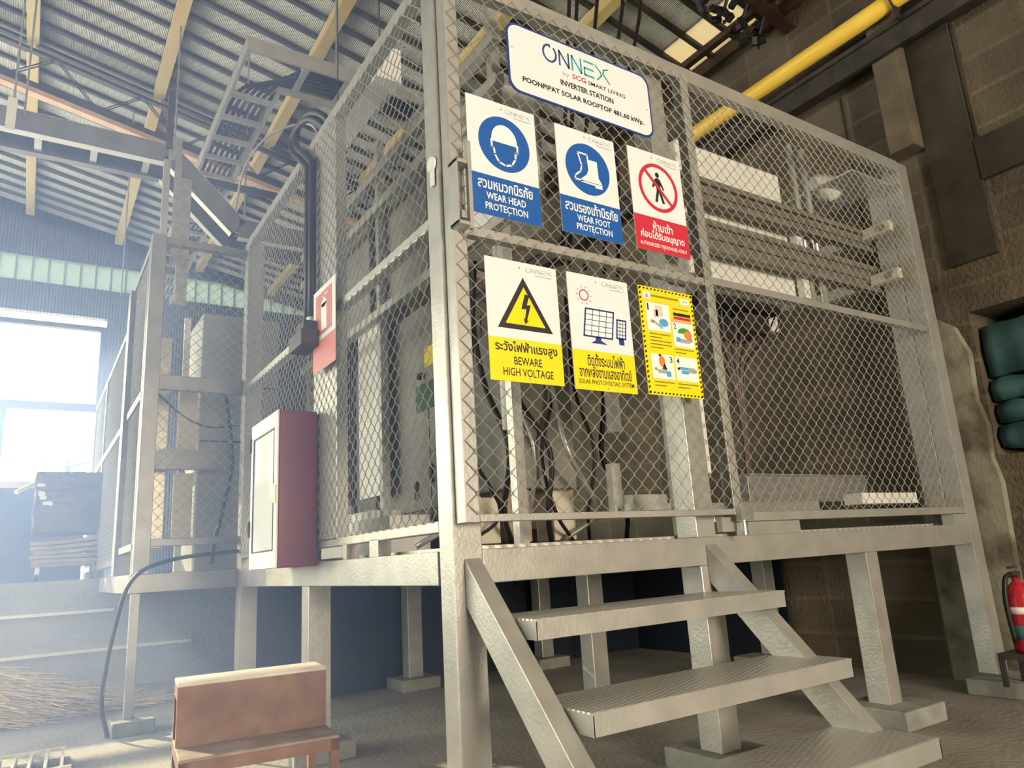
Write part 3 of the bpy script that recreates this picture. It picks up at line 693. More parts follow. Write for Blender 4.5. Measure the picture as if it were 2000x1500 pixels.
sh.rect(W * .27, H * .73, W * .40, H * .835, CARTON, 3); sh.rect(W * .24, H * .72, W * .31, H * .79, PINK, 3); sh.ell(W * .40, H * .675, W * .085, H * .038, SKYBL, 3, 20); sh.line([(W * .22, H * .675), (W * .36, H * .625)], .010, GREYP, 3); sh.ell(W * .19, H * .675, W * .03, H * .018, SKIN, 3, 14)
sh.ell(W * .77, H * .60, W * .13, H * .055, GREENP, 3, 24, 0, 180); sh.ell(W * .83, H * .59, W * .075, H * .04, ORANGEP, 4, 20); sh.rect(W * .60, H * .515, W * .68, H * .56, SKYBL, 3); sh.rect(W * .68, H * .51, W * .86, H * .55, GREYP, 3); sh.ell(W * .88, H * .545, W * .03, H * .02, SKIN, 4, 14)
sh.ell(W * .29, H * .31, W * .055, H * .05, ORANGEP, 3, 20); sh.ell(W * .26, H * .365, W * .025, H * .012, INK, 3, 12); sh.poly([(W * .28, H * .24), (W * .37, H * .235), (W * .33, H * .30)], INK, 4); sh.rect(W * .20, H * .20, W * .36, H * .235, GREYP, 3); sh.rect(W * .35, H * .175, W * .43, H * .225, SKYBL, 4); sh.ell(W * .17, H * .235, W * .03, H * .016, SKIN, 3, 12)
sh.rect(W * .58, H * .255, W * .76, H * .28, SKYBL, 3); sh.rect(W * .63, H * .215, W * .76, H * .25, SKYBL, 3); sh.rect(W * .76, H * .23, W * .88, H * .28, GREYP, 3); sh.ell(W * .89, H * .25, W * .03, H * .02, SKIN, 4, 12); sh.rect(W * .56, H * .25, W * .60, H * .27, INK, 4)
rivets(sh, [(W * .5, H * .96), (W * .5, H * .03)]); sh.build('printing', t)

# ------------------------------------------------------------------ things on the left side panel
# fire point sign, on the side panel
t = thing('fire_point_sign', (-.03, 1.03, 1.60), 'faded red and white fire extinguisher sign on the side panel', 'sign')
MB().box(-.031, -.028, .892, 1.175, 1.605, 1.985).build('sign_plate', PLATE, t)
sh = Sheet(lambda u, v, d: (-.0312 - d, 1.175 - u, 1.605 + v))
W, H = .283, .38; FADE = mat('faded red print', (.55, .16, .15), None, rough=.5)
sh.rect(W * .12, H * .42, W * .86, H * .93, FADE, 1); sh.rect(0, 0, W, H * .36, FADE, 1)
sh.rect(W * .38, H * .46, W * .62, H * .78, WPRINT, 2); sh.ell(W * .5, H * .78, W * .12, H * .05, WPRINT, 2, 16); sh.rect(W * .46, H * .82, W * .54, H * .87, WPRINT, 2); sh.line([(W * .44, H * .86), (W * .66, H * .88)], .008, WPRINT, 2)
sh.build('printing', t)
# conduits with gooseneck
for i, (yy, lab) in enumerate(((1.265, 'black conduit with a looped gooseneck, left one of the pair on the side panel'), (1.205, 'black conduit with a looped gooseneck, right one of the pair beside the fire sign'))):
    xx = -.03
    pts = [(xx, yy, 1.80), (xx, yy, 2.2), (xx, yy, 2.66)] + curve([(xx, yy, 2.67), (xx, yy + .12, 2.78), (xx, yy + .26, 2.90), (xx, yy + .27, 2.985), (xx, yy + .14, 2.995), (xx + .01, yy + .0, 2.95), (xx + .06, yy - .08, 2.86), (xx + .12, yy - .1, 2.7)], 6)
    o = MB().tube(pts, .018, 10).build('black_conduit', DARK, None, True); tag(o, lab, 'conduit', 'gooseneck conduits on the side panel')
t = thing('junction_box', (-.07, 1.2, 1.72), 'dark junction box at the foot of the black conduits', 'box')
MB().box(-.11, -.02, 1.10, 1.29, 1.725, 1.80).box(-.09, -.02, 1.13, 1.26, 1.80, 1.85).build('box_body', DKMET, t, bevel=.008)
for yy in (1.265, 1.205): MB().tube([(-.03, yy, 1.845), (-.03, yy, 1.885)], .024, 10).build('gland', GALVD, t)
# hose cabinet
t = thing('fire_hose_cabinet', (-.1, 1.3, ZT), 'dark red fire hose cabinet with white glazed door standing on the platform edge', 'cabinet')
cx0, cx1, cy0, cy1, cz0, cz1 = -.178, -.008, 1.185, 1.62, ZT - .015, 1.445
k = MB().box(cx0 + .004, cx1, cy0, cy1, cz0, cz1); k.build('body', REDB, t, bevel=.004)
d = MB(); q = .045
d.box(cx0 - .004, cx0 + .004, cy0, cy0 + q, cz0, cz1).box(cx0 - .004, cx0 + .004, cy1 - q, cy1, cz0, cz1).box(cx0 - .004, cx0 + .004, cy0 + q, cy1 - q, cz1 - .07, cz1).box(cx0 - .004, cx0 + .004, cy0 + q, cy1 - q, cz0, cz0 + .07)
door = d.build('door', WHITEP, t, bevel=.002)
MB().box(cx0 - .001, cx0 + .003, cy0 + q, cy1 - q, cz0 + .07, cz1 - .07).build('door_glass', GLASS, door)
g_ = MB()
for a in (cy0 + q, cy1 - q - .006): g_.box(cx0 - .006, cx0 - .003, a, a + .006, cz0 + .07, cz1 - .07)
for a in (cz0 + .07, cz1 - .076): g_.box(cx0 - .006, cx0 - .003, cy0 + q, cy1 - q, a, a + .006)
g_.build('door_gasket', DARK, door)
MB().box(cx0 - .02, cx0 - .004, cy0 + .015, cy0 + .03, 1.05, 1.13).build('door_handle', GALVD, door)
for zz_ in (.93, 1.32): MB().tube([(cx0 - .006, cy1, zz_), (cx0 - .006, cy1, zz_ + .07)], .008, 8).build('hinge', DKMET, door)

# ------------------------------------------------------------------ equipment in the cage
t = thing('electrical_cabinet', (.95, 1.5, ZT), 'tall grey electrical cabinet behind the corner post', 'cabinet')
ax0, ax1, ay0, ay1, az1 = .60, 1.26, 1.16, 1.88, 2.08
MB().box(ax0, ax1, ay0, ay1, .90, az1).build('body', CABG, t, bevel=.006)
MB().box(ax0 + .02, ax1 - .02, ay0 + .02, ay1 - .02, .81, .90).build('base', DKMET, t)
SEAM = DARK
k = MB(); k.box(ax0 - .002, ax0, 1.30, 1.306, .95, 1.62).box(ax0 - .002, ax0, 1.16, 1.30, 1.30, 1.306).box(ax0 - .002, ax0, ay0, ay1, 1.02, 1.026).box(.84, .846, ay0 - .002, ay0, .95, 2.0).box(.66, .84, ay0 - .002, ay0, 1.40, 1.405).box(.90, 1.24, ay0 - .002, ay0, 1.42, 1.426)
k.build('door_seam', SEAM, t)
for a, b in ((1.29, 1.15), (1.20, 1.15), (1.46, 1.08)): MB().box(ax0 - .012, ax0, a - .012, a + .012, b, b + .09).build('door_handle', DKMET, t)
MB().box(ax0 - .003, ax0, 1.24, 1.44, 1.52, 1.66).build('green_label', mat('dark green label', (.01, .09, .05)), t)
MB().box(ax0 - .003, ax0, 1.17, 1.33, 1.74, 1.84).build('yellow_label', YEL, t)
MB().box(ax0 - .003, ax0, 1.17, 1.22, 1.66, 1.72).build('red_label', RED, t)
MB().tube([(ax0 - .01, 1.36, 1.70), (ax0 - .03, 1.36, 1.70)], .02, 12).build('switch_knob', DARK, t)
tag(MB().box(.50, .52, 1.68, 1.99, 1.13, 2.1).build('upright_board', WHITEP), 'bright white upright panel inside the cage left of the grey cabinet', 'panel')
tag(MB().box(.30, .50, 1.13, 2.05, .81, .985).box(.33, .48, 1.4, 1.9, .985, 1.03).build('cable_duct', WHITEP, bevel=.004), 'low white cable duct on the deck behind the side panel', 'duct')
tag(MB().box(.33, .45, 1.98, 2.10, .81, 1.10).build('small_white_box', WHITEP, bevel=.004), 'small white box beside the low cable duct', 'box')
tag(MB().box(.62, 1.0, 2.05, 2.35, 1.0, 2.0).build('dark_inverter', CABG, bevel=.01), 'dark grey cabinet deep in the cage behind the white panel', 'cabinet')
# rails along the left side
R_ = thing('strut_rack', (.4, 1.2, ZT), 'steel strut rack running back along the left side of the cage', 'rack')
for (z0, z1) in ((2.74, 2.785), (2.545, 2.59), (1.97, 2.01)): MB().box(.33, .37, .12, 2.55, z0, z1).build('strut_rail', GALV, R_)
for y in (.2, 1.36, 2.5): MB().box(.37, .41, y, y + .04, .81, 3.0).build('strut_post', GALVD, R_)
for y in (.78, .88): MB().tube([(.45, y, 1.0), (.45, y, 2.9)], .014, 8).build('conduit', CHROME, R_)
for y, lab in ((.55, 'grey inverter on the left rack, nearest the corner post'), (1.15, 'grey inverter on the left rack, middle'), (1.85, 'grey inverter on the left rack, farthest back')):
    t = thing('rack_inverter', (.55, y, 2.1), lab, 'inverter', 'inverters on the left rack')
    MB().box(.42, .66, y - .24, y + .24, 2.08, 2.72).build('body', CABG if y > .6 else WHITEP, t, bevel=.01)
    for j in range(9): MB().box(.66, .69, y - .22 + j * .05, y - .21 + j * .05, 2.1, 2.7).build('cooling_fin', GALVD, t)
tag(MB().box(.28, .42, 1.2, 2.0, 3.27, 3.31).box(.28, .285, 1.2, 2.0, 3.31, 3.36).box(.28, .42, 1.14, 1.22, 3.22, 3.42).build('hanging_tray', WHITEP), 'short pale cable tray above the side panel', 'tray')
for y in (1.25, 1.9): MB().tube([(.35, y, 3.3), (.35, y, roof_z(.35))], .004, 6).build('hanger', DKMET, bpy.data.objects['hanging_tray'])

# right side rack
R_ = thing('strut_rack', (2.2, .3, ZT), 'steel strut rack behind the fixed front panel holding white inverters', 'rack')
RAILM = mat('dull brown grey channel', (.17, .155, .13), (.24, .22, .19), 12, .5, .3)
for (z0, z1) in ((2.375, 2.505), (2.125, 2.285)):
    k = MB().box(1.18, 2.98, .235, .26, z0, z1).box(1.18, 2.98, .215, .235, z0, z0 + .03).box(1.18, 2.98, .215, .235, z1 - .03, z1).box(1.18, 2.98, .222, .235, (z0 + z1) / 2 - .012, (z0 + z1) / 2 + .012)
    k.build('strut_rail', RAILM, R_)
for z in (2.44, 2.155):
    MB().box(2.90, 2.945, .06, .22, z, z + .06).build('bracket_arm', CARTON, R_); MB().box(2.90, 2.945, .26, .62, z, z + .06).build('bracket_arm', CARTON, R_)
    MB().tube([(2.89, .10, z + .03), (2.90, .10, z + .03)], .02, 10).build('bolt', GALVD, R_)
for x in (1.30, 2.33): MB().box(x, x + .05, .27, .31, 2.02, 2.42).build('strut_post', WHITEP if x > 2 else GALVD, R_)
for x0, x1, lab in ((1.52, 2.33, 'white wall inverter behind the strut rails of the fixed front panel'),):
    t = thing('wall_inverter', ((x0 + x1) / 2, .45, 2.04), lab, 'inverter')
    MB().box(x0, x1, .32, .56, 1.985, 2.76).build('body', WHITEP, t, bevel=.01)
    for j in range(14): MB().box(x0 + .04 + j * (x1 - x0 - .08) / 14, x0 + .05 + j * (x1 - x0 - .08) / 14, .56, .60, 2.1, 2.7).build('cooling_fin', GALVD, t)
    MB().box(x0 + .1, x1 - .1, .36, .52, 1.94, 1.985).build('connector_block', DARK, t)
BAGM = mat('crumpled white plastic', (.55, .54, .48), (.72, .71, .66), 9, .4, 0, .8, 12)
k = MB(); ra = random.Random(5); pr = [(0, .0), (.06, .01), (.10, .05), (.11, .10), (.08, .15), (.04, .19), (0, .2)]; seg = 14
k.add([(2.76 + r * 1.2 * math.cos(6.283 * q / seg) * ra.uniform(.6, 1.35), .30 + r * .7 * math.sin(6.283 * q / seg), 2.70 + z * .8 + ra.uniform(-.012, .012)) for r, z in pr for q in range(seg)],
      [(a * seg + q, a * seg + (q + 1) % seg, (a + 1) * seg + (q + 1) % seg, (a + 1) * seg + q) for a in range(len(pr) - 1) for q in range(seg)])
tag(k.build('crumpled_plastic_wrap', BAGM, None, True), 'crumpled white plastic wrap on the rack beside the shiny conduits', 'wrap')
tag(MB().box(2.62, 2.99, .06, .5, 2.735, 2.745).build('galvanised_sheet', CHROME), 'bright galvanised sheet under the top rail at the right post', 'sheet')
for x, lab in ((2.44, 'shiny steel conduit left of the pair behind the fixed panel'), (2.55, 'shiny steel conduit right of the pair behind the fixed panel')):
    tag(MB().tube([(x, .30, 2.0), (x, .30, 2.97)], .017, 12).build('steel_conduit', CHROME, None, True), lab, 'conduit', 'shiny conduits behind the fixed panel')
tag(MB().box(2.0, 2.2, .42, .62, 1.84, 1.98).build('switch_box', DKMET, bevel=.008), 'dark switch box under the white inverter with cables below', 'box')
tag(MB().box(2.16, 2.50, .58, .75, 1.94, 2.06).build('grey_terminal_box', WHITEP, bevel=.006), 'pale terminal box behind the fan of thin cables', 'box')
for i in range(14):
    a = 1.72 + i * .048
    a = 1.55 + i * .062
    pts = curve([(a, .45, 1.96), (a + (1.96 - a) * .25, .47, 1.84), (a + (1.98 - a) * .8, .5, 1.66), (1.98 + i * .004, .52, 1.40), (2.0 + i * .003, .55, .95)], 5)
    o = MB().tube(pts, .005, 5).build('thin_cable', PALEW if i % 3 else DARK, None, True)
    tag(o, 'thin cable hanging in a fan below the white inverter', 'cable', 'thin cables fanning from the white inverter')
t = thing('cable_trunking', (2.5, .55, .9), 'long grey trunking near the deck behind the fixed panel', 'trunking')
MB().box(1.95, 2.98, .50, .62, .96, 1.10).build('trunking_body', GALVD, t, bevel=.003)
MB().box(1.95, 2.98, .49, .64, 1.10, 1.108).build('lid', GALVD, t)
tag(MB().box(2.42, 2.93, .20, .30, .925, .98).build('white_ledge', WHITEP, bevel=.002), 'short bright ledge plate low behind the fixed panel', 'plate')
tag(MB().box(1.40, 2.3, .36, .42, .90, .955).build('grey_channel', GALV, bevel=.002), 'grey channel lying on the deck behind the fixed panel', 'channel')
tag(MB().box(1.10, 1.40, .42, .56, .93, 1.00).box(1.05, 1.40, .40, .42, .93, .96).build('white_bracket_plate', WHITEP, bevel=.002), 'white bracket plate low behind the gate', 'plate')
tag(MB().box(1.05, 1.10, .48, .52, .93, 1.14).build('white_upright_strip', WHITEP), 'short white upright strip low behind the gate', 'strip')
tag(MB().box(1.08, 1.13, .48, .52, 1.28, 1.50).build('white_hanging_strip', WHITEP), 'white strip hanging behind the solar sign', 'strip')
tag(MB().tube([(.42, .30, 1.23), (.42, .30, 1.95)], .028, 16).build('white_pipe', WHITEP, None, True), 'bright white pipe stub behind the high voltage sign', 'pipe')
tag(MB().box(1.30, 1.36, .35, .40, .82, 1.9).build('pale_upright', WHITEP), 'pale steel upright behind the latch side of the gate', 'upright')
tag(MB().box(1.42, 1.47, .30, .36, 1.08, 1.7).build('white_upright_strip', WHITEP), 'bright upright strip just right of the gate stile', 'strip')
rr = random.Random(3)
for i in range(9):
    x = .30 + .10 * i
    pts = curve([(x, .55 + rr.uniform(-.1, .2), 1.95), (x + rr.uniform(-.06, .06), .6, 1.5), (x + rr.uniform(-.1, .1), .55 + rr.uniform(-.1, .1), 1.2), (x + rr.uniform(-.08, .15), .6, .95), (x + rr.uniform(-.1, .2), .7, .83)], 6)
    tag(MB().tube(pts, .008 if i % 2 else .012, 6).build('power_cable', DARK if i % 3 else GALVD, None, True), 'tangled cable dropping behind the lower half of the gate', 'cable', 'cables behind the lower half of the gate')
for i, x in enumerate((.50, .66, .90)):
    tag(MB().box(x, x + .12, .72, .86, .83, 1.02 + .05 * i).build('small_carton', CARTON if i != 1 else CARD, bevel=.004), ['small beige carton low behind the gate, first from the corner', 'small brown carton low behind the gate, between two beige ones', 'small beige carton low behind the gate, farthest from the corner'][i], 'carton', 'cartons on the deck behind the gate')
tag(MB().box(.62, 1.0, .66, 1.0, 1.05, 1.75).build('grey_control_box', CABG, bevel=.008), 'grey control box behind the high voltage sign', 'cabinet')
# black cables rising to the roof
for i, (x, xt) in enumerate(((1.40, 1.52), (1.45, 1.58), (1.56, 1.74), (1.70, 1.95), (1.80, 2.10))):
    pts = curve([(x - .12, 1.0, 2.3), (x - .05, 1.0, 2.8), (x, 1.0, 3.3), (xt, 1.0, 4.2), (xt + .06, 1.0, 4.7)], 5)
    lab = ['black cable to the roof above the gate, leftmost of five', 'black cable to the roof, second of five', 'black cable to the roof, middle of five', 'black cable to the roof, fourth of five', 'black cable to the roof, nearest the yellow pipe'][i]
    tag(MB().tube(pts, .012, 8).build('riser_cable', DARK, None, True), lab, 'cable', 'black cables rising from the cage to the roof')

# ------------------------------------------------------------------ overhead cable ladder and trunking
t = thing('cable_ladder', (0, 3.5, 3.9), 'overhead galvanised cable ladder bending above the cage', 'cable ladder')
LZ = 3.9
MB().box(-.14, -.12, 2.15, 7.0, LZ, LZ + .10).build('side_rail', GALV, t); MB().box(.14, .16, 2.45, 7.0, LZ, LZ + .10).build('side_rail', GALV, t)
MB().box(-.14, 1.6, 2.13, 2.15, LZ, LZ + .10).build('side_rail', GALV, t); MB().box(.16, 1.6, 2.45, 2.47, LZ, LZ + .10).build('side_rail', GALV, t)
for i in range(15):
    y = 2.62 + i * .29; MB().box(-.12, .14, y, y + .035, LZ, LZ + .03).build('rung', GALV, t)
for i in range(5):
    x = .22 + i * .28; MB().box(x, x + .035, 2.15, 2.45, LZ, LZ + .03).build('rung', GALV, t)
for i in range(6):
    o = -.09 + i * .04
    pts = [(o, 7.0, LZ + .05), (o, 4.5, LZ + .05)] + curve([(o, 3.0, LZ + .05), (o + .005, 2.72, LZ + .05), (o + .09, 2.52 - i * .03, LZ + .05), (.35, 2.42 - i * .04, LZ + .05), (1.5, 2.42 - i * .04, LZ + .05)], 5)
    tag(MB().tube(pts, .013, 6).build('ladder_cable', DARK, None, True), 'black cable lying along the overhead cable ladder', 'cable', 'black cables on the overhead ladder')
t = thing('cable_trough', (-1.2, 3.1, 3.5), 'wide grey cable trough coming in from the left and dropping to the cage', 'trough')
ya, yb = 3.0, 3.30
TRM = mat('grey zinc channel web', (.16, .165, .17), (.22, .225, .23), 7, .5, .3)
pth = [(-4.5, 3.57), (-.43, 3.57), (.03, 3.12), (.6, 3.12)]
for yy, sg in ((ya, 1), (yb, -1)):
    k = MB(); l = MB()
    for (a, b) in zip(pth[:-1], pth[1:]):
        k.bar((a[0], yy, a[1]), (b[0], yy, b[1]), .006, .14)
        d = Vector((b[0] - a[0], 0, b[1] - a[1])).normalized(); n = Vector((-d.z, 0, d.x))
        for h in (-.07, .07):
            l.bar(Vector((a[0], yy + sg * .027, a[1])) + n * h, Vector((b[0], yy + sg * .027, b[1])) + n * h, .06, .005)
    k.build('side_rail', TRM, t); l.build('side_flange', WHITEP if sg > 0 else TRM, t)  # near flange white: light on the underside put into its colour
for i in range(13): MB().box(-4.3 + i * .31, -4.26 + i * .31, ya, yb, 3.51, 3.535).build('rung', GALV, t)
for x in (-1.35,): MB().box(x, x + .05, ya - .02, ya - .008, 3.48, 3.70).build('hanger_bracket', WHITEP, t)
MB().box(-.44, -.36, ya - .012, ya - .004, 3.52, 3.70).build('corner_plate', GALVD, t)
for (x, y, z0, lab) in ((-1.32, 3.0, 3.6, 'thin hanger rod holding the cable trough at its left bracket'), (-1.26, 3.0, 3.6, 'second thin hanger rod beside the trough bracket'), (-.33, 3.6, 3.75, 'thin rod from roof to the cross strut under the ladder'), (.45, 2.2, 3.95, 'short rod above the ladder bend'), (.20, 3.6, 3.0, 'thin rod hanging over the side panel'), (-.5, 5.2, 3.3, 'long thin rod hanging in front of the dark cladding')):
    tag(MB().tube([(x, y, z0), (x, y, roof_z(x))], .007, 6).build('hanger_rod', GALVD), lab, 'rod', 'hanger rods from the roof')
for i, yy in enumerate((3.06, 3.12, 3.18, 3.23)):
    tag(MB().tube([(-4.5, yy, 3.60 + .015 * i), (-.44, yy, 3.60 + .015 * i)], .016, 6).build('trough_cable', DARK, None, True), 'black cable lying in the cable trough', 'cable', 'black cables in the cable trough')
tag(MB().box(-.40, .52, 3.58, 3.62, 3.72, 3.77).build('cross_strut', DKMET), 'dark cross strut below the cable ladder', 'strut')
tag(MB().box(-.46, -.42, 2.98, 3.02, 3.6, 4.05).build('upright_strut', DKMET), 'short black upright strut at the trough corner', 'strut')
for i, x in enumerate((-.47, -.40)):
    tag(MB().box(x, x + .04, 2.95, 2.99, 2.76, 3.50).build('strut_column', GALVD if i else GALV), ['steel strut column under the trough corner, left one', 'steel strut column under the trough corner, right one'][i], 'strut', 'strut columns under the trough corner')
tag(MB().box(-.36, -.29, 2.98, 3.02, 2.5, 3.4).build('grey_side_board', GALVD), 'flat grey board hanging under the cable trough', 'board')
pts = curve([(-.02, 2.9, 3.2), (.0, 2.75, 3.45), (.1, 2.6, 3.62), (.25, 2.45, 3.68), (.36, 2.35, 3.62), (.37, 2.34, 3.3), (.37, 2.34, 2.9)], 6)
tag(MB().tube(pts, .008, 6).build('arched_conduit', GALV, None, True), 'thin pale conduit arching below the ladder bend', 'conduit')

# equipment on the dock side behind the narrow panel
t = thing('switchgear_cabinet', (-.1, 3.3, DK), 'pale grey switchgear cabinet behind the narrow return panel', 'cabinet')
SWG = mat('pale grey switchgear', (.34, .35, .35), (.38, .39, .39), 4, .5)
MB().box(-.16, .35, 3.1, 3.7, .802, 2.5).build('body', SWG, t, bevel=.006)
MB().box(-.15, .34, 3.095, 3.1, 1.62, 1.63).box(-.15, .34, 3.095, 3.1, 2.0, 2.01).build('door_seam', DKMET, t)
tag(MB().box(-.30, -.19, 3.0, 3.03, 1.55, 1.98).build('beige_strip_panel', CARTON), 'upper beige strip panel behind the narrow return panel', 'panel', 'beige strip panels')
tag(MB().box(-.31, -.20, 3.0, 3.03, .98, 1.40).build('beige_strip_panel', CARTON), 'lower beige strip panel behind the narrow return panel', 'panel', 'beige strip panels')
tag(MB().box(-.25, -.21, 3.25, 3.28, DK, 2.5).build('white_edge_strip', WHITEP), 'bright white upright strip high behind the return panel', 'strip')
tag(MB().box(-.46, -.34, 3.1, 3.4, .95, 2.3).build('narrow_grey_cabinet', GALVD, bevel=.006), 'narrow dark grey cabinet beside the beige strips', 'cabinet')
tag(MB().box(-.45, .02, 2.95, 3.0, 1.42, 1.54).build('steel_crossbar', GALV_SHADED), 'steel cross member between the two beige strips', 'bar')
tag(MB().tube(curve([(-.06, 2.9, 1.98), (-.02, 2.88, 1.7), (.0, 2.86, 1.45), (-.04, 2.86, 1.2), (-.09, 2.87, .95), (-.1, 2.88, .84)], 6), .014, 8).build('power_cable', DARK, None, True), 'black cable drooping in front of the pale switchgear', 'cable')
tag(MB().tube(curve([(-.46, 2.8, 1.86), (-.3, 2.8, 1.72), (-.15, 2.8, 1.66), (.02, 2.8, 1.68)], 6), .005, 6).build('thin_wire', DARK, None, True), 'thin dark wire sagging behind the narrow panel', 'wire')
tag(MB().tube(curve([(-.62, 2.6, .0), (-.66, 2.58, .2), (-.62, 2.56, .55), (-.55, 2.55, .78), (-.35, 2.6, .87), (.0, 2.62, .90)], 7), .011, 8).build('drop_cable', DARK, None, True), 'black cable dropping from the dock side panel to the floor', 'cable')

# ------------------------------------------------------------------ on the dock
t = thing('hand_trolley', (-.76, 5.55, DK), 'low hand trolley on the dock carrying flat cardboard and a bale', 'trolley')
MB().box(-1.0, -.5, 5.3, 5.8, .92, .945).build('deck', CARD, t)
for x in (-.97, -.56):
    for y in (5.35, 5.75): MB().box(x, x + .03, y, y + .03, .85, .92).build('leg', GALV, t)
for x in (-.955, -.545):
    for y in (5.365, 5.765): MB().tube([(x - .012, y, .835), (x + .012, y, .835)], .034, 14).build('wheel', DARK, t)
labs = ['bottom cardboard sheet on the trolley', 'second cardboard sheet from the trolley deck', 'middle cardboard sheet on the trolley', 'fourth cardboard sheet on the trolley', 'top cardboard sheet directly below the dark bale']
for i in range(5):
    k = MB(); z = .947 + i * .036; o = rr.uniform(-.025, .025)
    n = 8; V = []
    for a in range(n + 1):
        x = -1.01 + o + a * .52 / n; dz = .025 * (a / n) ** 2 * i / 2 + rr.uniform(-.003, .003)
        V += [(x, 5.28, z + dz), (x, 5.82, z + dz), (x, 5.82, z + dz + .028), (x, 5.28, z + dz + .028)]
    F = [(0, 1, 2, 3), tuple(n * 4 + q for q in (3, 2, 1, 0))]
    for a in range(n):
        for q in range(4): F.append((a * 4 + q, a * 4 + (q + 1) % 4, a * 4 + 4 + (q + 1) % 4, a * 4 + 4 + q))
    k.add(V, F); tag(k.build('cardboard_sheet', CARD), labs[i], 'cardboard', 'cardboard sheets on the trolley')
t = thing('sack_bale', (-.76, 5.55, 1.16), 'dark square bale with a torn white edge on top of the cardboard', 'bale')
k = MB(); n = 6
V = []
for a in range(n + 1):
    z = 1.19 + a * .505 / n; g = .012 * math.sin(a * 2.1)
    V += [(-1.02 + g, 5.28, z), (-.5 + g * .5, 5.28 - g, z), (-.5, 5.82, z), (-1.02, 5.82, z)]
F = [(3, 2, 1, 0), tuple(n * 4 + q for q in range(4))]
for a in range(n):
    for q in range(4): F.append((a * 4 + q, a * 4 + (q + 1) % 4, a * 4 + 4 + (q + 1) % 4, a * 4 + 4 + q))
k.add(V, F).build('bale_body', BALE, t, bevel=.01)
k = MB(); c = [(-.95, 1.60), (-.985, 1.58), (-.99, 1.54), (-.965, 1.50), (-.955, 1.46), (-.93, 1.43), (-.89, 1.425)]
for a, b in zip(c[:-1], c[1:]):
    for q in range(3):
        u = rr.random(); x, z = a[0] + (b[0] - a[0]) * u, a[1] + (b[1] - a[1]) * u
        k.bar((x - .02, 5.262, z + rr.uniform(-.012, .012)), (x + .022, 5.268, z + rr.uniform(-.012, .012)), .016, .022)
k.build('torn_paper', WHITEP, t)
MB().bar((-1.01, 5.42, 1.62), (-1.15, 5.35, 1.53), .05, .03).build('loose_paper_end', CARTON, t)
t = thing('blue_board', (-1.3, 6.2, DK), 'large blue board in a beige frame leaning on the dock', 'board')
MB().box(-2.6, -.60, 6.2, 6.23, .80, 1.66).build('board_face', BOARDB, t)
k = MB().box(-2.6, -.60, 6.19, 6.24, 1.66, 1.72).box(-1.40, -1.34, 6.18, 6.2, .80, 1.66); k.build('board_frame', CARTON, t)
# far shed
t = thing('green_shed', (-.3, 18, .6), 'green roofed open shed far outside the bright opening', 'shed')
k = MB(); k.add([(-1.15, 18, 3.80), (-.62, 17.4, 3.30), (1.2, 17.4, 3.75), (1.2, 19.5, 4.25), (-.45, 19.5, 4.12), (-1.15, 18, 3.84), (-.62, 17.4, 3.34), (1.2, 17.4, 3.79), (1.2, 19.5, 4.29), (-.45, 19.5, 4.16)],
      [(4, 3, 2, 1, 0), (5, 6, 7, 8, 9), (0, 1, 6, 5), (1, 2, 7, 6), (2, 3, 8, 7), (3, 4, 9, 8), (4, 0, 5, 9)])
k.build('roof', GREENR, t)
for x in (-.45, .1): MB().box(x, x + .12, 17.8, 17.92, .6, 3.55).build('post', GREENR, t)
MB().box(-.28, .0, 18.2, 18.3, .6, 3.55).build('wall_panel', GALVD, t)

# ------------------------------------------------------------------ floor objects
t = thing('step_stool', (-.365, .63, 0), 'orange brown steel two-step stool in front of the left platform leg', 'stool', None, math.radians(-6))
L = .242
def lp(*a): return MB().box(*a)
DUST = mat('dusty worn orange steel', (.20, .15, .12), (.34, .27, .22), 9, .7)
lp(-L, L, .19, .37, .418, .43).build('top_step', mat('sunlit stool top', (.50, .46, .42), (.66, .63, .58), 9, .7), t, bevel=.002, local=True)  # sunlight on the top step put into its pale colour
lp(-L, L, .19, .196, .234, .418).build('riser_panel', RUST, t, local=True)
lp(-L, L, .0, .37, .225, .235).build('lower_step', DUST, t, bevel=.002, local=True)
lp(-L, L, .0, .008, .19, .225).build('front_apron', RUST, t, local=True)
for x in (-L, L - .028):
    lp(x, x + .028, .342, .37, 0, .418).build('leg', RUST, t, local=True)
    lp(x, x + .028, .0, .028, 0, .225).build('leg', RUST, t, local=True)
    lp(x, x + .028, .196, .342, .375, .418).build('end_rail', RUST, t, local=True)
    lp(x, x + .028, .196, .22, .235, .375).build('end_post', RUST, t, local=True)
    lp(x, x + .028, .028, .342, .19, .225).build('side_rail', RUST, t, local=True)
# straw pile
k = MB(); rs = random.Random(11)
for i in range(1500):
    x = -1.75 + 1.35 * rs.random() ** .8; s = max(0, min(1, (-.45 - x) / .9)); y = 3.75 + rs.uniform(-.42, .42) * (.4 + .6 * s)
    hz = max(0, .40 * s * max(0, 1 - ((y - 3.75) / .55) ** 2))
    z = rs.random() * hz + .008
    a = rs.gauss(-.25, .35); Ln = rs.uniform(.12, .34)
    d = Vector((math.cos(a), math.sin(a), -.30 * s + rs.uniform(-.12, .12))) * Ln
    p = Vector((x, y, z)); q = p + d; q.z = max(.005, q.z)
    k.bar(p, q, .007, .003)
k.add([(-1.8, 3.4, .004), (-.75, 3.6, .004), (-.75, 3.95, .004), (-1.8, 4.15, .004), (-1.8, 3.6, .24), (-1.1, 3.7, .17), (-1.1, 3.85, .17), (-1.8, 3.95, .24)], [(0, 1, 5, 4), (1, 2, 6, 5), (2, 3, 7, 6), (4, 5, 6, 7), (3, 0, 4, 7)])
tag(k.build('straw', STRAW), 'heap of dry straw on the floor at the foot of the dock', 'straw', kind='stuff')
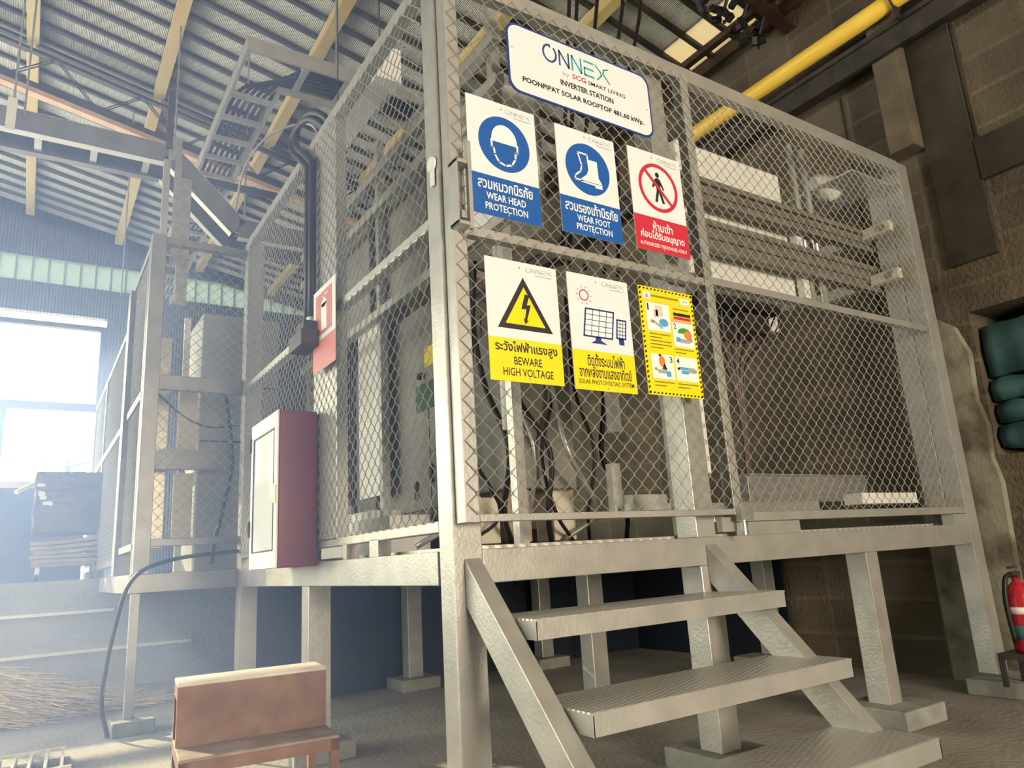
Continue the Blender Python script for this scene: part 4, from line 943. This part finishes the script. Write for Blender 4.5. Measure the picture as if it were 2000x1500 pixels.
t = thing('floor_grating', (-1.3, 1.8, 0), 'dark steel grating lying on the sunlit floor at the left', 'grating')
k = MB()
for i in range(16): k.bar((-1.75 + i * .058, 1.3, .035), (-1.75 + i * .058 + .05, 2.22, .035), .012, .05)
k.build('bearing_bars', GALVD, t); MB().box(-1.78, -.80, 1.28, 2.24, .0, .012).build('base_plate', DARK, t)
for y in (1.35, 1.76, 2.18): MB().bar((-1.76, y, .06), (-.82, y, .06), .02, .012).build('cross_bar', GALV, t)
# extinguisher on its stand at the wall
t = thing('fire_extinguisher', (2.83, -.27, .24), 'red fire extinguisher with black hose beside the block wall', 'extinguisher')
ex, ey, ez = 2.80, -.25, .215
prof = [(0, .0), (.058, .0), (.062, .02), (.062, .24), (.055, .275), (.03, .30), (.018, .31), (.018, .33), (0, .33)]
def lathe(m, prof, c, seg=20):
    V = [(c[0] + r * math.cos(2 * math.pi * j / seg), c[1] + r * math.sin(2 * math.pi * j / seg), c[2] + z) for r, z in prof for j in range(seg)]
    F = [(i * seg + j, i * seg + (j + 1) % seg, (i + 1) * seg + (j + 1) % seg, (i + 1) * seg + j) for i in range(len(prof) - 1) for j in range(seg)]
    return m.add(V, F)
lathe(MB(), prof, (ex, ey, ez)).build('cylinder', REDX, t, True)
lathe(MB(), [(.0625, .06), (.0632, .06), (.0632, .12), (.0625, .12)], (ex, ey, ez)).build('label_band', mat('teal label', (.05, .16, .18)), t, True)
lathe(MB(), [(.0625, .17), (.0632, .17), (.0632, .20), (.0625, .20)], (ex, ey, ez)).build('white_band', WPRINT, t, True)
MB().box(ex - .05, ex + .03, ey - .01, ey + .01, ez + .34, ez + .355).box(ex - .05, ex + .02, ey - .008, ey + .008, ez + .37, ez + .38).box(ex - .015, ex + .015, ey - .015, ey + .015, ez + .325, ez + .345).build('valve_handle', DKMET, t)
MB().tube(curve([(ex - .02, ey, ez + .34), (ex - .075, ey + .01, ez + .33), (ex - .095, ey + .02, ez + .22), (ex - .08, ey + .02, ez + .05)], 6), .011, 8).build('hose', DARK, t, True)
t = thing('extinguisher_stand', (2.86, -.27, .072), 'dark low metal stand under the red extinguisher', 'stand')
MB().box(ex - .10, ex + .10, ey - .10, ey + .10, .19, .215).build('top_plate', DKMET, t)
for a in (-.1, .08):
    for b in (-.1, .08): MB().box(ex + a, ex + a + .02, ey + b, ey + b + .02, .072, .19).build('leg', DKMET, t)
# tarp stacked in the niche
TL = ['top fold of teal tarpaulin in the wall niche', 'second fold of teal tarpaulin in the wall niche', 'third fold of teal tarpaulin in the wall niche', 'lowest fold of dark teal tarpaulin in the wall niche']
for i in range(4):
    h = (.30, .13, .12, .14)[i]; z1 = 1.855 - sum((.30, .13, .12, .14)[:i]); z0 = z1 - h + .01
    n = 10; V = []
    for a in range(n + 1):
        y = NY0 + .01 + (NY1 - NY0 - .03) * a / n; b = .02 * math.sin(a * 1.3 + i * 2) + .015 * i
        V += [(3.53, y, z0), (3.24 - b * .6 + .02, y, z0 + .01 * math.sin(a + i)), (3.225 - b * .8 + .02, y, (z0 + z1) / 2), (3.25 - b * .5 + .02, y, z1 - .006 + .006 * math.sin(a * 1.7)), (3.53, y, z1 - .004)]
    F = [(4, 3, 2, 1, 0), tuple(n * 5 + q for q in range(5))]
    for a in range(n):
        for q in range(5): F.append((a * 5 + q, a * 5 + (q + 1) % 5, a * 5 + 5 + (q + 1) % 5, a * 5 + 5 + q))
    tag(MB().add(V, F).build('folded_tarp', TARP, None, True), TL[i], 'tarpaulin', 'folded tarpaulins in the wall niche')

# ------------------------------------------------------------------ haze volume added as a bluish veil on the left
m = bpy.data.materials.new('bluish haze veil'); m.use_nodes = True; n_ = m.node_tree; n_.nodes.clear()
o_ = n_.nodes.new('ShaderNodeOutputMaterial'); vsx = n_.nodes.new('ShaderNodeVolumeScatter')
vsx.inputs['Color'].default_value = (.37, .53, 1, 1); vsx.inputs['Density'].default_value = .11; vsx.inputs['Anisotropy'].default_value = .2
n_.links.new(vsx.outputs[0], o_.inputs['Volume'])
HAZE = True
if HAZE:
    hb = MB().box(-6.4, -.012, -.35, 8.15, .004, 3.4).build('haze_veil', m)
    tag(hb, 'bluish veil of haze over the left side by the bright opening', 'haze', kind='stuff')
